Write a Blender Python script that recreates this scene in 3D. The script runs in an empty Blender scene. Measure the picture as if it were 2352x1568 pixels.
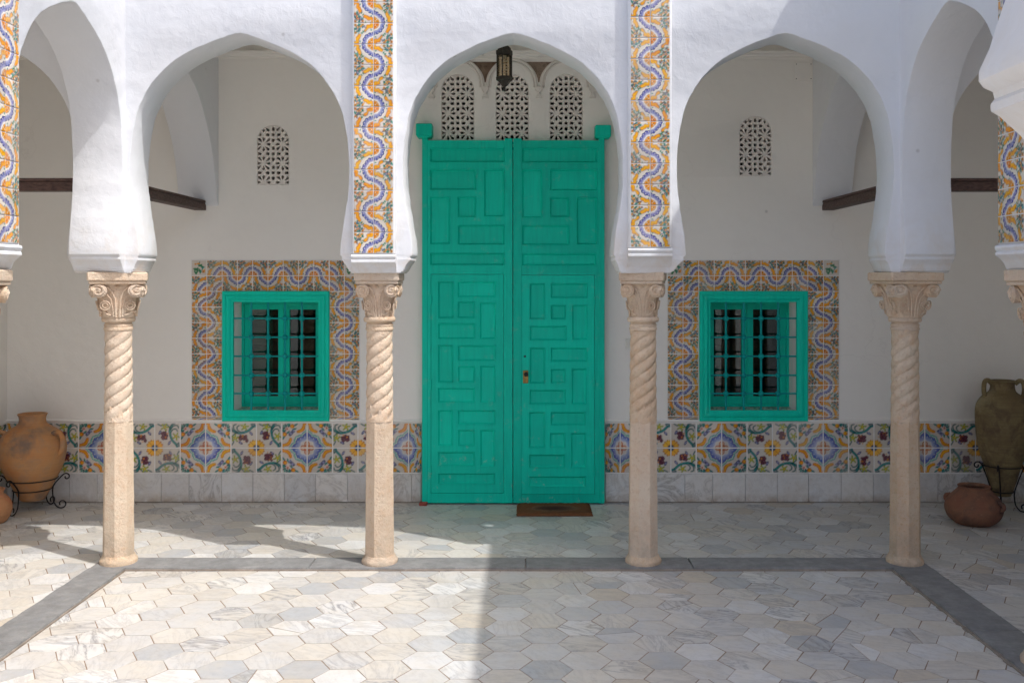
import bpy, bmesh, math, random
import numpy as np
from mathutils import Vector, Matrix

R = random.Random(7)
SC = bpy.context.scene
COL = SC.collection
PI = math.pi

# ------------------------------------------------------------------ camera, sky, sun, exposure
F = 2250.0                      # focal length in units of a 2352 wide picture
CU, CV, EYE = 1208.0, 642.0, 1.6
cam = bpy.data.cameras.new('camera')
cam_o = bpy.data.objects.new('camera', cam)
COL.objects.link(cam_o)
cam_o.location = (0, 0, EYE)
cam_o.rotation_euler = (PI / 2, 0, 0)
cam.sensor_width = 36.0
cam.lens = F / 2352 * 36.0
cam.shift_x = (1176 - CU) / 2352
cam.shift_y = -(783.5 - CV) / 2352
cam.clip_start = 0.02
cam.clip_end = 200
SC.camera = cam_o

SUN_DIR = Vector((-0.53, 0.338, -1.0)).normalized()
world = bpy.data.worlds.new('World')
SC.world = world
world.use_nodes = True
wn = world.node_tree
bg = wn.nodes['Background']
sky = wn.nodes.new('ShaderNodeTexSky')
sky.sky_type = 'NISHITA'
sky.sun_disc = False
sky.air_density = 1.0
sky.dust_density = 5.0
sky.ozone_density = 3.0
sky.sun_elevation = math.radians(57.8)
sky.sun_rotation = math.radians(122.5)
wn.links.new(sky.outputs['Color'], bg.inputs['Color'])
bg.inputs['Strength'].default_value = 0.15

sun = bpy.data.lights.new('sun', 'SUN')
sun.energy = 2.0
sun.angle = math.radians(0.5)
sun.color = (1.0, 0.985, 0.96)
sun_o = bpy.data.objects.new('sun', sun)
COL.objects.link(sun_o)
sun_o.location = (6, -4, 12)
sun_o.rotation_euler = SUN_DIR.to_track_quat('-Z', 'Y').to_euler()

SC.view_settings.view_transform = 'Standard'
SC.view_settings.look = 'None'
SC.view_settings.gamma = 1.0
SC.view_settings.use_curve_mapping = False
SC.view_settings.exposure = 0.63
SC.render.engine = 'CYCLES'
SC.cycles.max_bounces = 12
SC.cycles.diffuse_bounces = 8
SC.cycles.glossy_bounces = 4
SC.cycles.transparent_max_bounces = 12
SC.cycles.use_denoising = True

# ------------------------------------------------------------------ helpers
def at(u, v, Y):
    """Point of the vertical plane at depth Y seen at (u, v) of the 2352 wide picture -> X, Z."""
    k = Y / F
    return (u - CU) * k, EYE - (v - CV) * k


def lin(r, g, b):
    def f(c):
        c /= 255.0
        return c / 12.92 if c <= 0.04045 else ((c + 0.055) / 1.055) ** 2.4
    return (f(r), f(g), f(b))


class MB:
    """Collects polygons and links them as one mesh object."""
    def __init__(self):
        self.v, self.f = [], []

    def add(self, vs, fs):
        o = len(self.v)
        self.v += [tuple(p) for p in vs]
        self.f += [tuple(i + o for i in q) for q in fs]
        return self

    def box(self, x0, x1, y0, y1, z0, z1, ch=0.0):
        if ch <= 0:
            vs = [(x0, y0, z0), (x1, y0, z0), (x1, y1, z0), (x0, y1, z0),
                  (x0, y0, z1), (x1, y0, z1), (x1, y1, z1), (x0, y1, z1)]
            return self.add(vs, [(0, 3, 2, 1), (4, 5, 6, 7), (0, 1, 5, 4), (1, 2, 6, 5), (2, 3, 7, 6), (3, 0, 4, 7)])
        rings = []
        for (z, i) in ((z0, ch), (z0 + ch, 0), (z1 - ch, 0), (z1, ch)):
            a, b, c, d = x0 + i, x1 - i, y0 + i, y1 - i
            e = ch if i == 0 else ch * 0.4
            rings.append([(a + e, c, z), (b - e, c, z), (b, c + e, z), (b, d - e, z),
                          (b - e, d, z), (a + e, d, z), (a, d - e, z), (a, c + e, z)])
        return self.loft(rings)

    def loft(self, rings, cap0=True, cap1=True, closed=True):
        n = len(rings[0])
        vs = [p for r in rings for p in r]
        fs = []
        for k in range(len(rings) - 1):
            for i in range(n if closed else n - 1):
                j = (i + 1) % n
                fs.append((k * n + i, k * n + j, (k + 1) * n + j, (k + 1) * n + i))
        if cap0:
            fs.append(tuple(reversed(range(n))))
        if cap1:
            fs.append(tuple((len(rings) - 1) * n + i for i in range(n)))
        return self.add(vs, fs)

    def lathe(self, prof, seg=32, c=(0, 0, 0), rot=0.0, wob=0.0, cap0=True, cap1=True):
        rings = []
        for (z, r) in prof:
            rings.append([(c[0] + r * (1 + wob * math.sin(3 * t + z * 9)) * math.cos(t),
                           c[1] + r * (1 + wob * math.sin(3 * t + z * 9)) * math.sin(t), c[2] + z)
                          for t in (rot + 2 * PI * i / seg for i in range(seg))])
        return self.loft(rings, cap0, cap1)

    def tube(self, pts, r, seg=8, r2=None, caps=True):
        pts = [Vector(p) for p in pts]
        n = len(pts)
        rings, ref = [], None
        for i, p in enumerate(pts):
            d = (pts[min(i + 1, n - 1)] - pts[max(i - 1, 0)]).normalized()
            if ref is None:
                ref = Vector((0, 0, 1)) if abs(d.z) < 0.9 else Vector((1, 0, 0))
            a = d.cross(ref)
            a = a.normalized() if a.length > 1e-6 else d.orthogonal().normalized()
            b = a.cross(d).normalized()
            ref = b
            rr = r if r2 is None else r + (r2 - r) * i / (n - 1)
            rings.append([p + (a * math.cos(2 * PI * k / seg) + b * math.sin(2 * PI * k / seg)) * rr for k in range(seg)])
        return self.loft([[tuple(q) for q in g] for g in rings], caps, caps)

    def prism(self, poly, lo, hi, axis='z', inset=0.0):
        """Polygon of 2D points pushed along an axis; inset chamfers the 'hi' end."""
        def P(a, b, h):
            return (a, b, h) if axis == 'z' else ((a, h, b) if axis == 'y' else (h, a, b))
        rings = [[P(a, b, lo) for a, b in poly]]
        if inset:
            cx = sum(p[0] for p in poly) / len(poly)
            cy = sum(p[1] for p in poly) / len(poly)
            s = 1 if hi > lo else -1
            rings.append([P(a, b, hi - s * inset) for a, b in poly])
            q = []
            for a, b in poly:
                L = math.hypot(a - cx, b - cy) or 1
                q.append((a - (a - cx) / L * inset, b - (b - cy) / L * inset))
            rings.append([P(a, b, hi) for a, b in q])
        else:
            rings.append([P(a, b, hi) for a, b in poly])
        return self.loft(rings)

    def mesh(self, name, ang=35, smooth=True):
        me = bpy.data.meshes.new(name)
        me.from_pydata(self.v, [], self.f)
        bm = bmesh.new()
        bm.from_mesh(me)
        bmesh.ops.recalc_face_normals(bm, faces=bm.faces)
        bm.to_mesh(me)
        bm.free()
        if smooth:
            me.shade_smooth()
            me.set_sharp_from_angle(angle=math.radians(ang))
        return me

    def build(self, name, mat, parent=None, loc=None, ang=35, smooth=True):
        return link(name, self.mesh(name, ang, smooth), mat, parent, loc)


def link(name, me, mat=None, parent=None, loc=None, rot=None, scale=None):
    o = bpy.data.objects.new(name, me)
    COL.objects.link(o)
    if mat is not None and not me.materials:
        me.materials.append(mat)
    if parent is not None:
        o.parent = parent
    if loc is not None:
        o.location = loc
    if rot is not None:
        o.rotation_euler = rot
    if scale is not None:
        o.scale = scale
    return o


def tag(o, label=None, cat=None, group=None, kind=None):
    for k, v in (('label', label), ('category', cat), ('group', group), ('kind', kind)):
        if v:
            o[k] = v
    return o


def thing(name, label, cat, loc=(0, 0, 0), rz=0.0, group=None, kind='thing'):
    o = bpy.data.objects.new(name, None)
    o.empty_display_size = 0.1
    COL.objects.link(o)
    o.location = loc
    o.rotation_euler = (0, 0, rz)
    return tag(o, label, cat, group, kind)


def clip_half(poly, n, d):
    """Keep the part of a 2D polygon with n.p >= d."""
    out = []
    for i in range(len(poly)):
        a, b = poly[i], poly[(i + 1) % len(poly)]
        da, db = n[0] * a[0] + n[1] * a[1] - d, n[0] * b[0] + n[1] * b[1] - d
        if da >= 0:
            out.append(a)
        if (da >= 0) != (db >= 0):
            t = da / (da - db)
            out.append((a[0] + (b[0] - a[0]) * t, a[1] + (b[1] - a[1]) * t))
    return out


def area(poly):
    return 0.5 * sum(poly[i][0] * poly[(i + 1) % len(poly)][1] - poly[(i + 1) % len(poly)][0] * poly[i][1] for i in range(len(poly)))


def clip_convex(poly, hull):
    for i in range(len(hull)):
        a, b = hull[i], hull[(i + 1) % len(hull)]
        n = (-(b[1] - a[1]), b[0] - a[0])
        poly = clip_half(poly, n, n[0] * a[0] + n[1] * a[1])
        if len(poly) < 3:
            return []
    return poly


def plate(loops, depth, bevel=0.0):
    """Flat plate cut from 2D loops (first outer, rest holes); local XY, thickness along +Z from 0."""
    cu = bpy.data.curves.new('plate', 'CURVE')
    cu.dimensions = '2D'
    cu.fill_mode = 'BOTH'
    cu.extrude = depth / 2 - bevel
    cu.bevel_depth = bevel
    cu.bevel_resolution = 1
    cu.offset = -bevel
    for lp in loops:
        s = cu.splines.new('POLY')
        s.points.add(len(lp) - 1)
        for i, p in enumerate(lp):
            s.points[i].co = (p[0], p[1], 0, 1)
        s.use_cyclic_u = True
    o = bpy.data.objects.new('plate', cu)
    COL.objects.link(o)
    dg = bpy.context.evaluated_depsgraph_get()
    me = bpy.data.meshes.new_from_object(o.evaluated_get(dg))
    bpy.data.objects.remove(o)
    bpy.data.curves.remove(cu)
    me.transform(Matrix.Translation((0, 0, depth / 2)))
    me.materials.clear()
    bm = bmesh.new()
    bm.from_mesh(me)
    bmesh.ops.remove_doubles(bm, verts=bm.verts, dist=1e-5)
    bm.to_mesh(me)
    bm.free()
    me.shade_smooth()
    me.set_sharp_from_angle(angle=math.radians(30))
    return me


UP_Y = Matrix(((1, 0, 0, 0), (0, 0, 1, 0), (0, 1, 0, 0), (0, 0, 0, 1)))     # plate XY -> world XZ, thickness +Y
UP_X = Matrix(((0, 0, 1, 0), (1, 0, 0, 0), (0, 1, 0, 0), (0, 0, 0, 1)))     # plate XY -> world YZ, thickness +X


def place_plate(me, M, x=0.0, y=0.0):
    me.transform(Matrix.Translation((x, y, 0)) @ M)
    if M.determinant() < 0:
        me.flip_normals()
    me.shade_smooth()
    me.set_sharp_from_angle(angle=math.radians(30))
    return me


def spline(pts, n):
    """Catmull-Rom through 2D points."""
    out = []
    for i in range(len(pts) - 1):
        p0, p1, p2, p3 = pts[max(i - 1, 0)], pts[i], pts[i + 1], pts[min(i + 2, len(pts) - 1)]
        for k in range(n):
            t = k / n
            out.append(tuple(0.5 * ((2 * p1[a]) + (-p0[a] + p2[a]) * t + (2 * p0[a] - 5 * p1[a] + 4 * p2[a] - p3[a]) * t * t
                             + (-p0[a] + 3 * p1[a] - 3 * p2[a] + p3[a]) * t ** 3) for a in range(len(p1))))
    out.append(tuple(pts[-1]))
    return out


# ------------------------------------------------------------------ materials
class NT:
    def __init__(self, name):
        self.m = bpy.data.materials.new(name)
        self.m.use_nodes = True
        self.t = self.m.node_tree
        self.b = self.t.nodes['Principled BSDF']
        self._p = None

    def n(self, kind, **kw):
        nd = self.t.nodes.new('ShaderNode' + kind)
        for k, v in kw.items():
            setattr(nd, k, v)
        return nd

    def L(self, a, b):
        self.t.links.new(a, b)

    def setin(self, sock, v):
        if hasattr(v, 'links') or isinstance(v, bpy.types.NodeSocket):
            self.L(v, sock)
        elif isinstance(v, (tuple, list)) and len(v) == 3 and len(sock.default_value) == 4:
            sock.default_value = (*v, 1)
        else:
            sock.default_value = v

    def pos(self):
        if self._p is None:
            self._p = self.n('NewGeometry').outputs['Position']
        return self._p

    def noise(self, scale, detail=4, rough=0.55, vec=None, dist=0.0):
        nd = self.n('TexNoise')
        nd.inputs['Scale'].default_value = scale
        nd.inputs['Detail'].default_value = detail
        nd.inputs['Roughness'].default_value = rough
        nd.inputs['Distortion'].default_value = dist
        self.L(vec if vec is not None else self.pos(), nd.inputs['Vector'])
        return nd.outputs['Fac']

    def ramp(self, fac, stops, interp='LINEAR'):
        nd = self.n('ValToRGB')
        cr = nd.color_ramp
        cr.interpolation = interp
        while len(cr.elements) > 1:
            cr.elements.remove(cr.elements[-1])
        for i, (p, c) in enumerate(stops):
            e = cr.elements[0] if i == 0 else cr.elements.new(p)
            e.position = p
            c = (c, c, c) if not isinstance(c, (tuple, list)) else c
            e.color = (*c, 1)
        self.L(fac, nd.inputs['Fac'])
        return nd.outputs['Color']

    def mix(self, fac, a, b, mode='MIX'):
        nd = self.n('Mix', data_type='RGBA', blend_type=mode)
        self.setin(nd.inputs[0], fac)
        self.setin(nd.inputs[6], a)
        self.setin(nd.inputs[7], b)
        return nd.outputs[2]

    def math(self, op, a, b=0.0, c=None, clamp=False):
        nd = self.n('Math', operation=op, use_clamp=clamp)
        self.setin(nd.inputs[0], a)
        self.setin(nd.inputs[1], b)
        if c is not None:
            self.setin(nd.inputs[2], c)
        return nd.outputs[0]

    def bump(self, h, strength=0.3, dist=0.01, prev=None):
        nd = self.n('Bump')
        nd.inputs['Strength'].default_value = strength
        nd.inputs['Distance'].default_value = dist
        self.L(h, nd.inputs['Height'])
        if prev is not None:
            self.L(prev, nd.inputs['Normal'])
        return nd.outputs['Normal']

    def rnd(self):
        """A random number per object, and per loose piece inside a joined mesh."""
        a = self.n('ObjectInfo').outputs['Random']
        b = self.n('NewGeometry').outputs['Random Per Island']
        return self.math('FRACT', self.math('ADD', a, b))

    def shifted(self, rnd, amount=37.0, rot=True):
        """World position moved (and turned) by the piece's random number."""
        c = self.n('CombineXYZ')
        self.L(self.math('MULTIPLY', rnd, amount), c.inputs[0])
        self.L(self.math('MULTIPLY', rnd, amount * 1.7), c.inputs[1])
        self.L(self.math('MULTIPLY', rnd, amount * 0.6), c.inputs[2])
        nd = self.n('VectorMath', operation='ADD')
        self.L(self.pos(), nd.inputs[0])
        self.L(c.outputs[0], nd.inputs[1])
        return nd.outputs[0]

    def out(self, color=None, rough=None, normal=None, metal=None, spec=None):
        b = self.b
        if color is not None:
            self.setin(b.inputs['Base Color'], color)
        if rough is not None:
            self.setin(b.inputs['Roughness'], rough)
        if normal is not None:
            self.L(normal, b.inputs['Normal'])
        if metal is not None:
            b.inputs['Metallic'].default_value = metal
        if spec is not None:
            b.inputs['Specular IOR Level'].default_value = spec
        return self.m


def m_plaster(name, base, warm, dirt=0.0, bump=1.0, feet=False):
    t = NT(name)
    big = t.noise(1.1, 4, 0.6)
    c = t.mix(t.ramp(big, [(0.35, 0.0), (0.7, 1.0)]), base, warm)
    fine = t.noise(9, 5, 0.6)
    c = t.mix(t.math('MULTIPLY', t.ramp(fine, [(0.5, 0.0), (0.75, 1.0)]), 0.35), c, tuple(x * 0.93 for x in base))
    if dirt:
        sp = t.noise(3.3, 8, 0.72, dist=0.6)
        c = t.mix(t.math('MULTIPLY', t.ramp(sp, [(0.6, 0.0), (0.74, 1.0)]), dirt), c, (0.52, 0.43, 0.33))
    vo = t.n('TexVoronoi')
    vo.inputs['Scale'].default_value = 2.6
    t.L(t.pos(), vo.inputs['Vector'])
    c = t.mix(t.math('MULTIPLY', t.ramp(vo.outputs['Distance'], [(0.0, 1.0), (0.022, 0.8), (0.04, 0.0)]), 0.45), c, (0.30, 0.28, 0.26))
    wv = t.n('VectorMath', operation='ADD')
    cn = t.n('TexNoise')
    cn.inputs['Scale'].default_value = 3.0
    cn.inputs['Detail'].default_value = 5
    t.L(t.pos(), cn.inputs['Vector'])
    t.L(t.pos(), wv.inputs[0])
    t.L(cn.outputs['Color'], wv.inputs[1])
    cr = t.n('TexVoronoi', feature='DISTANCE_TO_EDGE')
    cr.inputs['Scale'].default_value = 0.9
    t.L(wv.outputs[0], cr.inputs['Vector'])
    crack = t.ramp(cr.outputs['Distance'], [(0.0, 1.0), (0.0035, 0.6), (0.008, 0.0)])
    gate = t.ramp(t.noise(0.9, 3), [(0.52, 0.0), (0.6, 1.0)])
    crk = t.math('MULTIPLY', crack, gate)
    c = t.mix(t.math('MULTIPLY', crk, 0.10), c, (0.42, 0.39, 0.35))
    if feet:                                # old beige grime caught on the pier feet
        sep = t.n('SeparateXYZ')
        t.L(t.pos(), sep.inputs[0])
        zm = t.n('MapRange')
        zm.inputs[1].default_value, zm.inputs[2].default_value = 1.62, 2.02
        zm.inputs[3].default_value, zm.inputs[4].default_value = 1.0, 0.0
        t.L(sep.outputs[2], zm.inputs[0])
        gm = t.noise(5.5, 7, 0.7, dist=0.8)
        c = t.mix(t.math('MULTIPLY', t.math('MULTIPLY', t.ramp(gm, [(0.42, 0.0), (0.66, 1.0)]), zm.outputs[0]), 0.55), c, (0.62, 0.52, 0.40))
    s1 = t.noise(2.2, 3, 0.5)
    s2 = t.noise(26, 4, 0.55, dist=0.4)
    s3 = t.noise(150, 3, 0.6)
    nrm = t.bump(s1, 0.6 * bump, 0.06)
    nrm = t.bump(s2, 0.5 * bump, 0.006, nrm)
    nrm = t.bump(s3, 0.22 * bump, 0.0015, nrm)
    return t.out(c, 0.85, nrm, spec=0.25)


def m_green(name, base, wear=0.5):
    t = NT(name)
    v = t.noise(3.0, 4)
    c = t.mix(t.ramp(v, [(0.35, 0.0), (0.7, 1.0)]), base, tuple(x * 1.12 for x in base))
    mp = t.n('Mapping')
    mp.inputs['Scale'].default_value = (60, 60, 4)
    t.L(t.pos(), mp.inputs['Vector'])
    g = t.noise(1.0, 4, 0.6, mp.outputs[0])
    c = t.mix(t.math('MULTIPLY', t.ramp(g, [(0.45, 0.0), (0.7, 1.0)]), 0.45), c, tuple(x * 0.78 for x in base))
    ov = t.n('HueSaturation')
    t.L(c, ov.inputs['Color'])
    t.L(t.math('MULTIPLY_ADD', t.n('ObjectInfo').outputs['Random'], 0.14, 0.93), ov.inputs['Value'])
    c = ov.outputs['Color']
    w = t.noise(14, 9, 0.75)
    low = t.n('SeparateXYZ')
    t.L(t.pos(), low.inputs[0])
    z = t.ramp(low.outputs[2], [(0.0, 1.0), (0.9, 0.25)])
    c = t.mix(t.math('MULTIPLY', t.math('MULTIPLY', t.ramp(w, [(0.58, 0.0), (0.68, 1.0)]), z), wear), c, (0.32, 0.52, 0.42))
    nrm = t.bump(g, 0.25, 0.002)
    return t.out(c, t.ramp(v, [(0.3, 0.42), (0.7, 0.6)]), nrm, spec=0.2)


def m_stone(name, a, b, c3, rough=0.85, bump=1.0):
    t = NT(name)
    n1 = t.noise(5, 6, 0.65)
    n2 = t.noise(28, 6, 0.7)
    c = t.mix(t.ramp(n1, [(0.35, 0.0), (0.65, 1.0)]), a, b)
    c = t.mix(t.math('MULTIPLY', t.ramp(n2, [(0.5, 0.0), (0.72, 1.0)]), 0.55), c, c3)
    pit = t.noise(75, 4, 0.7)
    c = t.mix(t.math('MULTIPLY', t.ramp(pit, [(0.56, 0.0), (0.70, 1.0)]), 0.42), c, tuple(x * 0.6 for x in c3))
    nrm = t.bump(n2, 0.6 * bump, 0.008)
    nrm = t.bump(pit, 0.7 * bump, 0.005, nrm)
    sep = t.n('SeparateXYZ')
    t.L(t.pos(), sep.inputs[0])
    zm = t.n('MapRange')
    zm.inputs[1].default_value, zm.inputs[2].default_value = 0.0, 0.35
    zm.inputs[3].default_value, zm.inputs[4].default_value = 0.7, 0.0
    t.L(sep.outputs[2], zm.inputs[0])
    c = t.mix(t.math('MULTIPLY', t.ramp(t.noise(12, 6, 0.7), [(0.4, 0.0), (0.62, 1.0)]), zm.outputs[0]), c, tuple(x * 0.6 for x in b))
    rv = t.n('ObjectInfo').outputs['Random']
    hs = t.n('HueSaturation')
    t.L(c, hs.inputs['Color'])
    t.L(t.math('MULTIPLY_ADD', rv, 0.12, 0.93), hs.inputs['Value'])
    t.L(t.math('MULTIPLY_ADD', t.math('FRACT', t.math('MULTIPLY', rv, 7.7)), 0.25, 0.85), hs.inputs['Saturation'])
    c = hs.outputs['Color']
    return t.out(c, rough, nrm, spec=0.25)


def m_marble(name, tones, vein, rough=0.38, tint=None, grime=0):
    t = NT(name)
    r = t.rnd()
    p = t.shifted(r)
    base = t.ramp(r, tones, 'CONSTANT')
    # veins run along a slanted direction that differs from piece to piece
    rot = t.n('VectorRotate', rotation_type='Z_AXIS')
    t.L(p, rot.inputs['Vector'])
    t.L(t.math('MULTIPLY', t.math('FRACT', t.math('MULTIPLY', r, 7.31)), 1.5), rot.inputs['Angle'])
    mp = t.n('Mapping')
    mp.inputs['Scale'].default_value = (2.2, 8.0, 4.0)
    t.L(rot.outputs[0], mp.inputs['Vector'])
    v1 = t.noise(1.6, 7, 0.62, mp.outputs[0], 1.1)
    band = t.math('ABSOLUTE', t.math('SUBTRACT', v1, 0.5))
    thin = t.ramp(band, [(0.0, 1.0), (0.028, 0.35), (0.09, 0.0)])
    strength = t.ramp(t.math('FRACT', t.math('MULTIPLY', r, 13.7)), [(0.0, 0.12), (0.5, 0.34), (0.8, 0.6), (0.9, 1.0)])
    c = t.mix(t.math('MULTIPLY', thin, strength), base, vein)
    cl = t.noise(7, 5, 0.65, p)
    c = t.mix(t.math('MULTIPLY', t.ramp(cl, [(0.4, 0.0), (0.75, 1.0)]), 0.4), c, tint or (0.50, 0.40, 0.28))
    gr = t.noise(40, 5, 0.7)
    c = t.mix(t.math('MULTIPLY', t.ramp(gr, [(0.52, 0.0), (0.8, 1.0)]), 0.3), c, (0.30, 0.26, 0.22))
    st = t.noise(1.4, 7, 0.7, dist=0.5)
    if grime == 1:                          # trodden-in dirt in wandering patches
        c = t.mix(t.math('MULTIPLY', t.ramp(st, [(0.48, 0.0), (0.7, 1.0)]), 0.28), c, (0.40, 0.34, 0.27))
        sp = t.noise(23, 6, 0.75)
        c = t.mix(t.math('MULTIPLY', t.ramp(sp, [(0.66, 0.0), (0.72, 1.0)]), 0.4), c, (0.25, 0.20, 0.16))
    if grime == 2:                          # splashed brown dirt along the foot of the skirting
        sep = t.n('SeparateXYZ')
        t.L(t.pos(), sep.inputs[0])
        zm = t.n('MapRange')
        zm.inputs[1].default_value, zm.inputs[2].default_value = 0.0, 0.07
        zm.inputs[3].default_value, zm.inputs[4].default_value = 0.85, 0.0
        t.L(sep.outputs[2], zm.inputs[0])
        c = t.mix(t.math('MULTIPLY', t.ramp(t.noise(9, 6, 0.7), [(0.36, 0.0), (0.6, 1.0)]), zm.outputs[0]), c, (0.34, 0.25, 0.17))
        c = t.mix(t.math('MULTIPLY', t.ramp(st, [(0.5, 0.0), (0.64, 1.0)]), 0.35), c, (0.52, 0.43, 0.34))
    nrm = t.bump(cl, 0.12, 0.004)
    nrm = t.bump(gr, 0.15, 0.001, nrm)
    return t.out(c, t.ramp(gr, [(0.3, rough), (0.7, rough + 0.2)]), nrm, spec=0.45)


def m_glazed(name):
    t = NT(name)
    a = t.n('VertexColor', layer_name='Col')
    r = t.rnd()
    fade = t.math('MULTIPLY', t.math('POWER', t.math('FRACT', t.math('MULTIPLY', r, 5.7)), 3.0), 0.25)
    hs = t.n('HueSaturation')
    t.L(a.outputs['Color'], hs.inputs['Color'])
    t.L(t.math('MULTIPLY_ADD', t.math('FRACT', t.math('MULTIPLY', r, 9.3)), 0.3, 0.80), hs.inputs['Value'])
    t.L(t.math('MULTIPLY_ADD', t.math('FRACT', t.math('MULTIPLY', r, 23.1)), 0.02, 0.49), hs.inputs['Hue'])
    c = t.mix(fade, hs.outputs['Color'], (0.62, 0.56, 0.50))
    g = t.noise(45, 5, 0.7)
    c = t.mix(t.math('MULTIPLY', t.ramp(g, [(0.58, 0.0), (0.75, 1.0)]), 0.25), c, (0.42, 0.34, 0.26))
    nrm = t.bump(t.noise(30, 3), 0.2, 0.002)
    return t.out(c, t.ramp(g, [(0.35, 0.2), (0.7, 0.45)]), nrm, spec=0.25)


def m_simple(name, color, rough=0.6, metal=0.0, var=0.25, scale=20, bump=0.2, spec=0.4):
    t = NT(name)
    n1 = t.noise(scale, 5, 0.65)
    c = t.mix(t.ramp(n1, [(0.35, 0.0), (0.7, 1.0)]), color, tuple(x * (1 - var) for x in color))
    return t.out(c, rough, t.bump(t.noise(scale * 3, 4), bump, 0.002), metal, spec)


def m_wood(name, a, b):
    t = NT(name)
    mp = t.n('Mapping')
    mp.inputs['Scale'].default_value = (30, 30, 90)
    t.L(t.pos(), mp.inputs['Vector'])
    g = t.noise(1, 5, 0.6, mp.outputs[0])
    c = t.mix(t.ramp(g, [(0.35, 0.0), (0.65, 1.0)]), a, b)
    return t.out(c, 0.6, t.bump(g, 0.3, 0.002), spec=0.3)


def m_clay(name, a, b, c3, patch, line=0.0):
    t = NT(name)
    n1 = t.noise(4.5, 5, 0.6)
    c = t.mix(t.ramp(n1, [(0.35, 0.0), (0.62, 1.0)]), a, b)
    n2 = t.noise(9, 7, 0.7, dist=0.5)
    c = t.mix(t.math('MULTIPLY', t.ramp(n2, [(0.47, 0.0), (0.64, 1.0)]), 0.85), c, c3)
    n3 = t.noise(3.1, 6, 0.6, t.shifted(t.math('ADD', t.rnd(), 0.3), 3.0))
    c = t.mix(t.math('MULTIPLY', t.ramp(n3, [(0.54, 0.0), (0.66, 1.0)]), 0.8), c, patch)
    bl = t.noise(38, 6, 0.75)
    c = t.mix(t.math('MULTIPLY', t.ramp(bl, [(0.58, 0.0), (0.70, 1.0)]), 0.22), c, (0.50, 0.40, 0.30))
    mp = t.n('Mapping')
    mp.inputs['Scale'].default_value = (3, 3, 75)
    t.L(t.pos(), mp.inputs['Vector'])
    ring = t.noise(1, 4, 0.6, mp.outputs[0])
    c = t.mix(t.math('MULTIPLY', t.ramp(ring, [(0.45, 0.0), (0.7, 1.0)]), 0.2 + line), c, tuple(x * 0.6 for x in a))
    nrm = t.bump(ring, 0.35, 0.004)
    nrm = t.bump(t.noise(60, 5, 0.7), 0.4, 0.002, nrm)
    return t.out(c, 0.78, nrm, spec=0.3)


def m_glass(name, tint=(0.9, 0.95, 0.93), fac=1.5):
    t = NT(name)
    tr = t.n('BsdfTransparent')
    tr.inputs['Color'].default_value = (*tint, 1)
    gl = t.n('BsdfGlossy')
    gl.inputs['Roughness'].default_value = 0.015
    fr = t.n('Fresnel')
    fr.inputs['IOR'].default_value = fac
    mx = t.n('MixShader')
    t.L(fr.outputs[0], mx.inputs[0])
    t.L(tr.outputs[0], mx.inputs[1])
    t.L(gl.outputs[0], mx.inputs[2])
    t.L(mx.outputs[0], t.t.nodes['Material Output'].inputs['Surface'])
    return t.m


WHITE = m_plaster('sun-toned whitewash', (0.735, 0.75, 0.78), (0.735, 0.74, 0.755), 0.06, 0.8, True)  # base colour darkened and blued to hold down the sunlit court walls
WALL = m_plaster('shade-lifted plaster', (0.88, 0.855, 0.81), (0.855, 0.825, 0.775), 0.05, 0.6)  # base colour lightened and warmed to lift the shaded gallery walls
LATT = m_plaster('lattice plaster', (0.78, 0.74, 0.69), (0.74, 0.695, 0.64), 0.1, 0.4)
GREEN = m_green('green door paint', (0.0, 0.58, 0.42), 0.8)
GREENW = m_green('green window paint', (0.0, 0.58, 0.42), 0.3)
BARM = m_green('teal bar paint', (0.0, 0.31, 0.30), 0.1)
SHUT = m_green('dark shutter paint', (0.0, 0.075, 0.05), 0.1)
STONE = m_stone('pink sandstone', (0.69, 0.525, 0.385), (0.72, 0.595, 0.46), (0.62, 0.385, 0.22), bump=1.6)
STAIN = m_stone('stained rubble', (0.16, 0.10, 0.07), (0.30, 0.22, 0.16), (0.04, 0.025, 0.02))
HEX = m_marble('floor marble', [(0.0, (0.585, 0.57, 0.545)), (0.14, (0.605, 0.575, 0.525)), (0.28, (0.56, 0.55, 0.535)),
                                (0.42, (0.635, 0.63, 0.62)), (0.55, (0.53, 0.53, 0.53)), (0.66, (0.57, 0.54, 0.495)),
                                (0.75, (0.67, 0.665, 0.65)), (0.87, (0.43, 0.44, 0.45)), (0.97, (0.56, 0.50, 0.42))], (0.24, 0.24, 0.255), tint=(0.62, 0.53, 0.39), grime=1)
SLAB = m_marble('skirting marble', [(0.0, (0.70, 0.70, 0.695)), (0.3, (0.64, 0.635, 0.63)), (0.55, (0.73, 0.72, 0.70)),
                                    (0.8, (0.60, 0.605, 0.61))], (0.36, 0.35, 0.34), 0.42, tint=(0.62, 0.55, 0.46), grime=2)
SLATE = m_stone('grey slate', (0.23, 0.235, 0.24), (0.30, 0.295, 0.29), (0.37, 0.35, 0.32), 0.6, 0.8)
GROUT = m_simple('floor grout', (0.30, 0.215, 0.15), 0.9)
MORTAR = m_simple('white tile mortar', (0.82, 0.80, 0.77), 0.9, var=0.12)
GLAZE = m_glazed('painted tile glaze')
BEAM = m_wood('dark beam wood', (0.05, 0.026, 0.022), (0.125, 0.075, 0.06))
IRON = m_simple('black iron', (0.022, 0.018, 0.018), 0.5, 0.3, 0.4, 60)
LANT = m_simple('dark bronze', (0.075, 0.065, 0.055), 0.55, 0.4, 0.5, 60, 0.5)
BRASS = m_simple('worn brass', (0.42, 0.28, 0.10), 0.4, 0.8, 0.6, 40)
CLAY1 = m_clay('orange clay', (0.47, 0.205, 0.075), (0.50, 0.27, 0.12), (0.36, 0.22, 0.135), (0.15, 0.125, 0.11))
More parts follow.
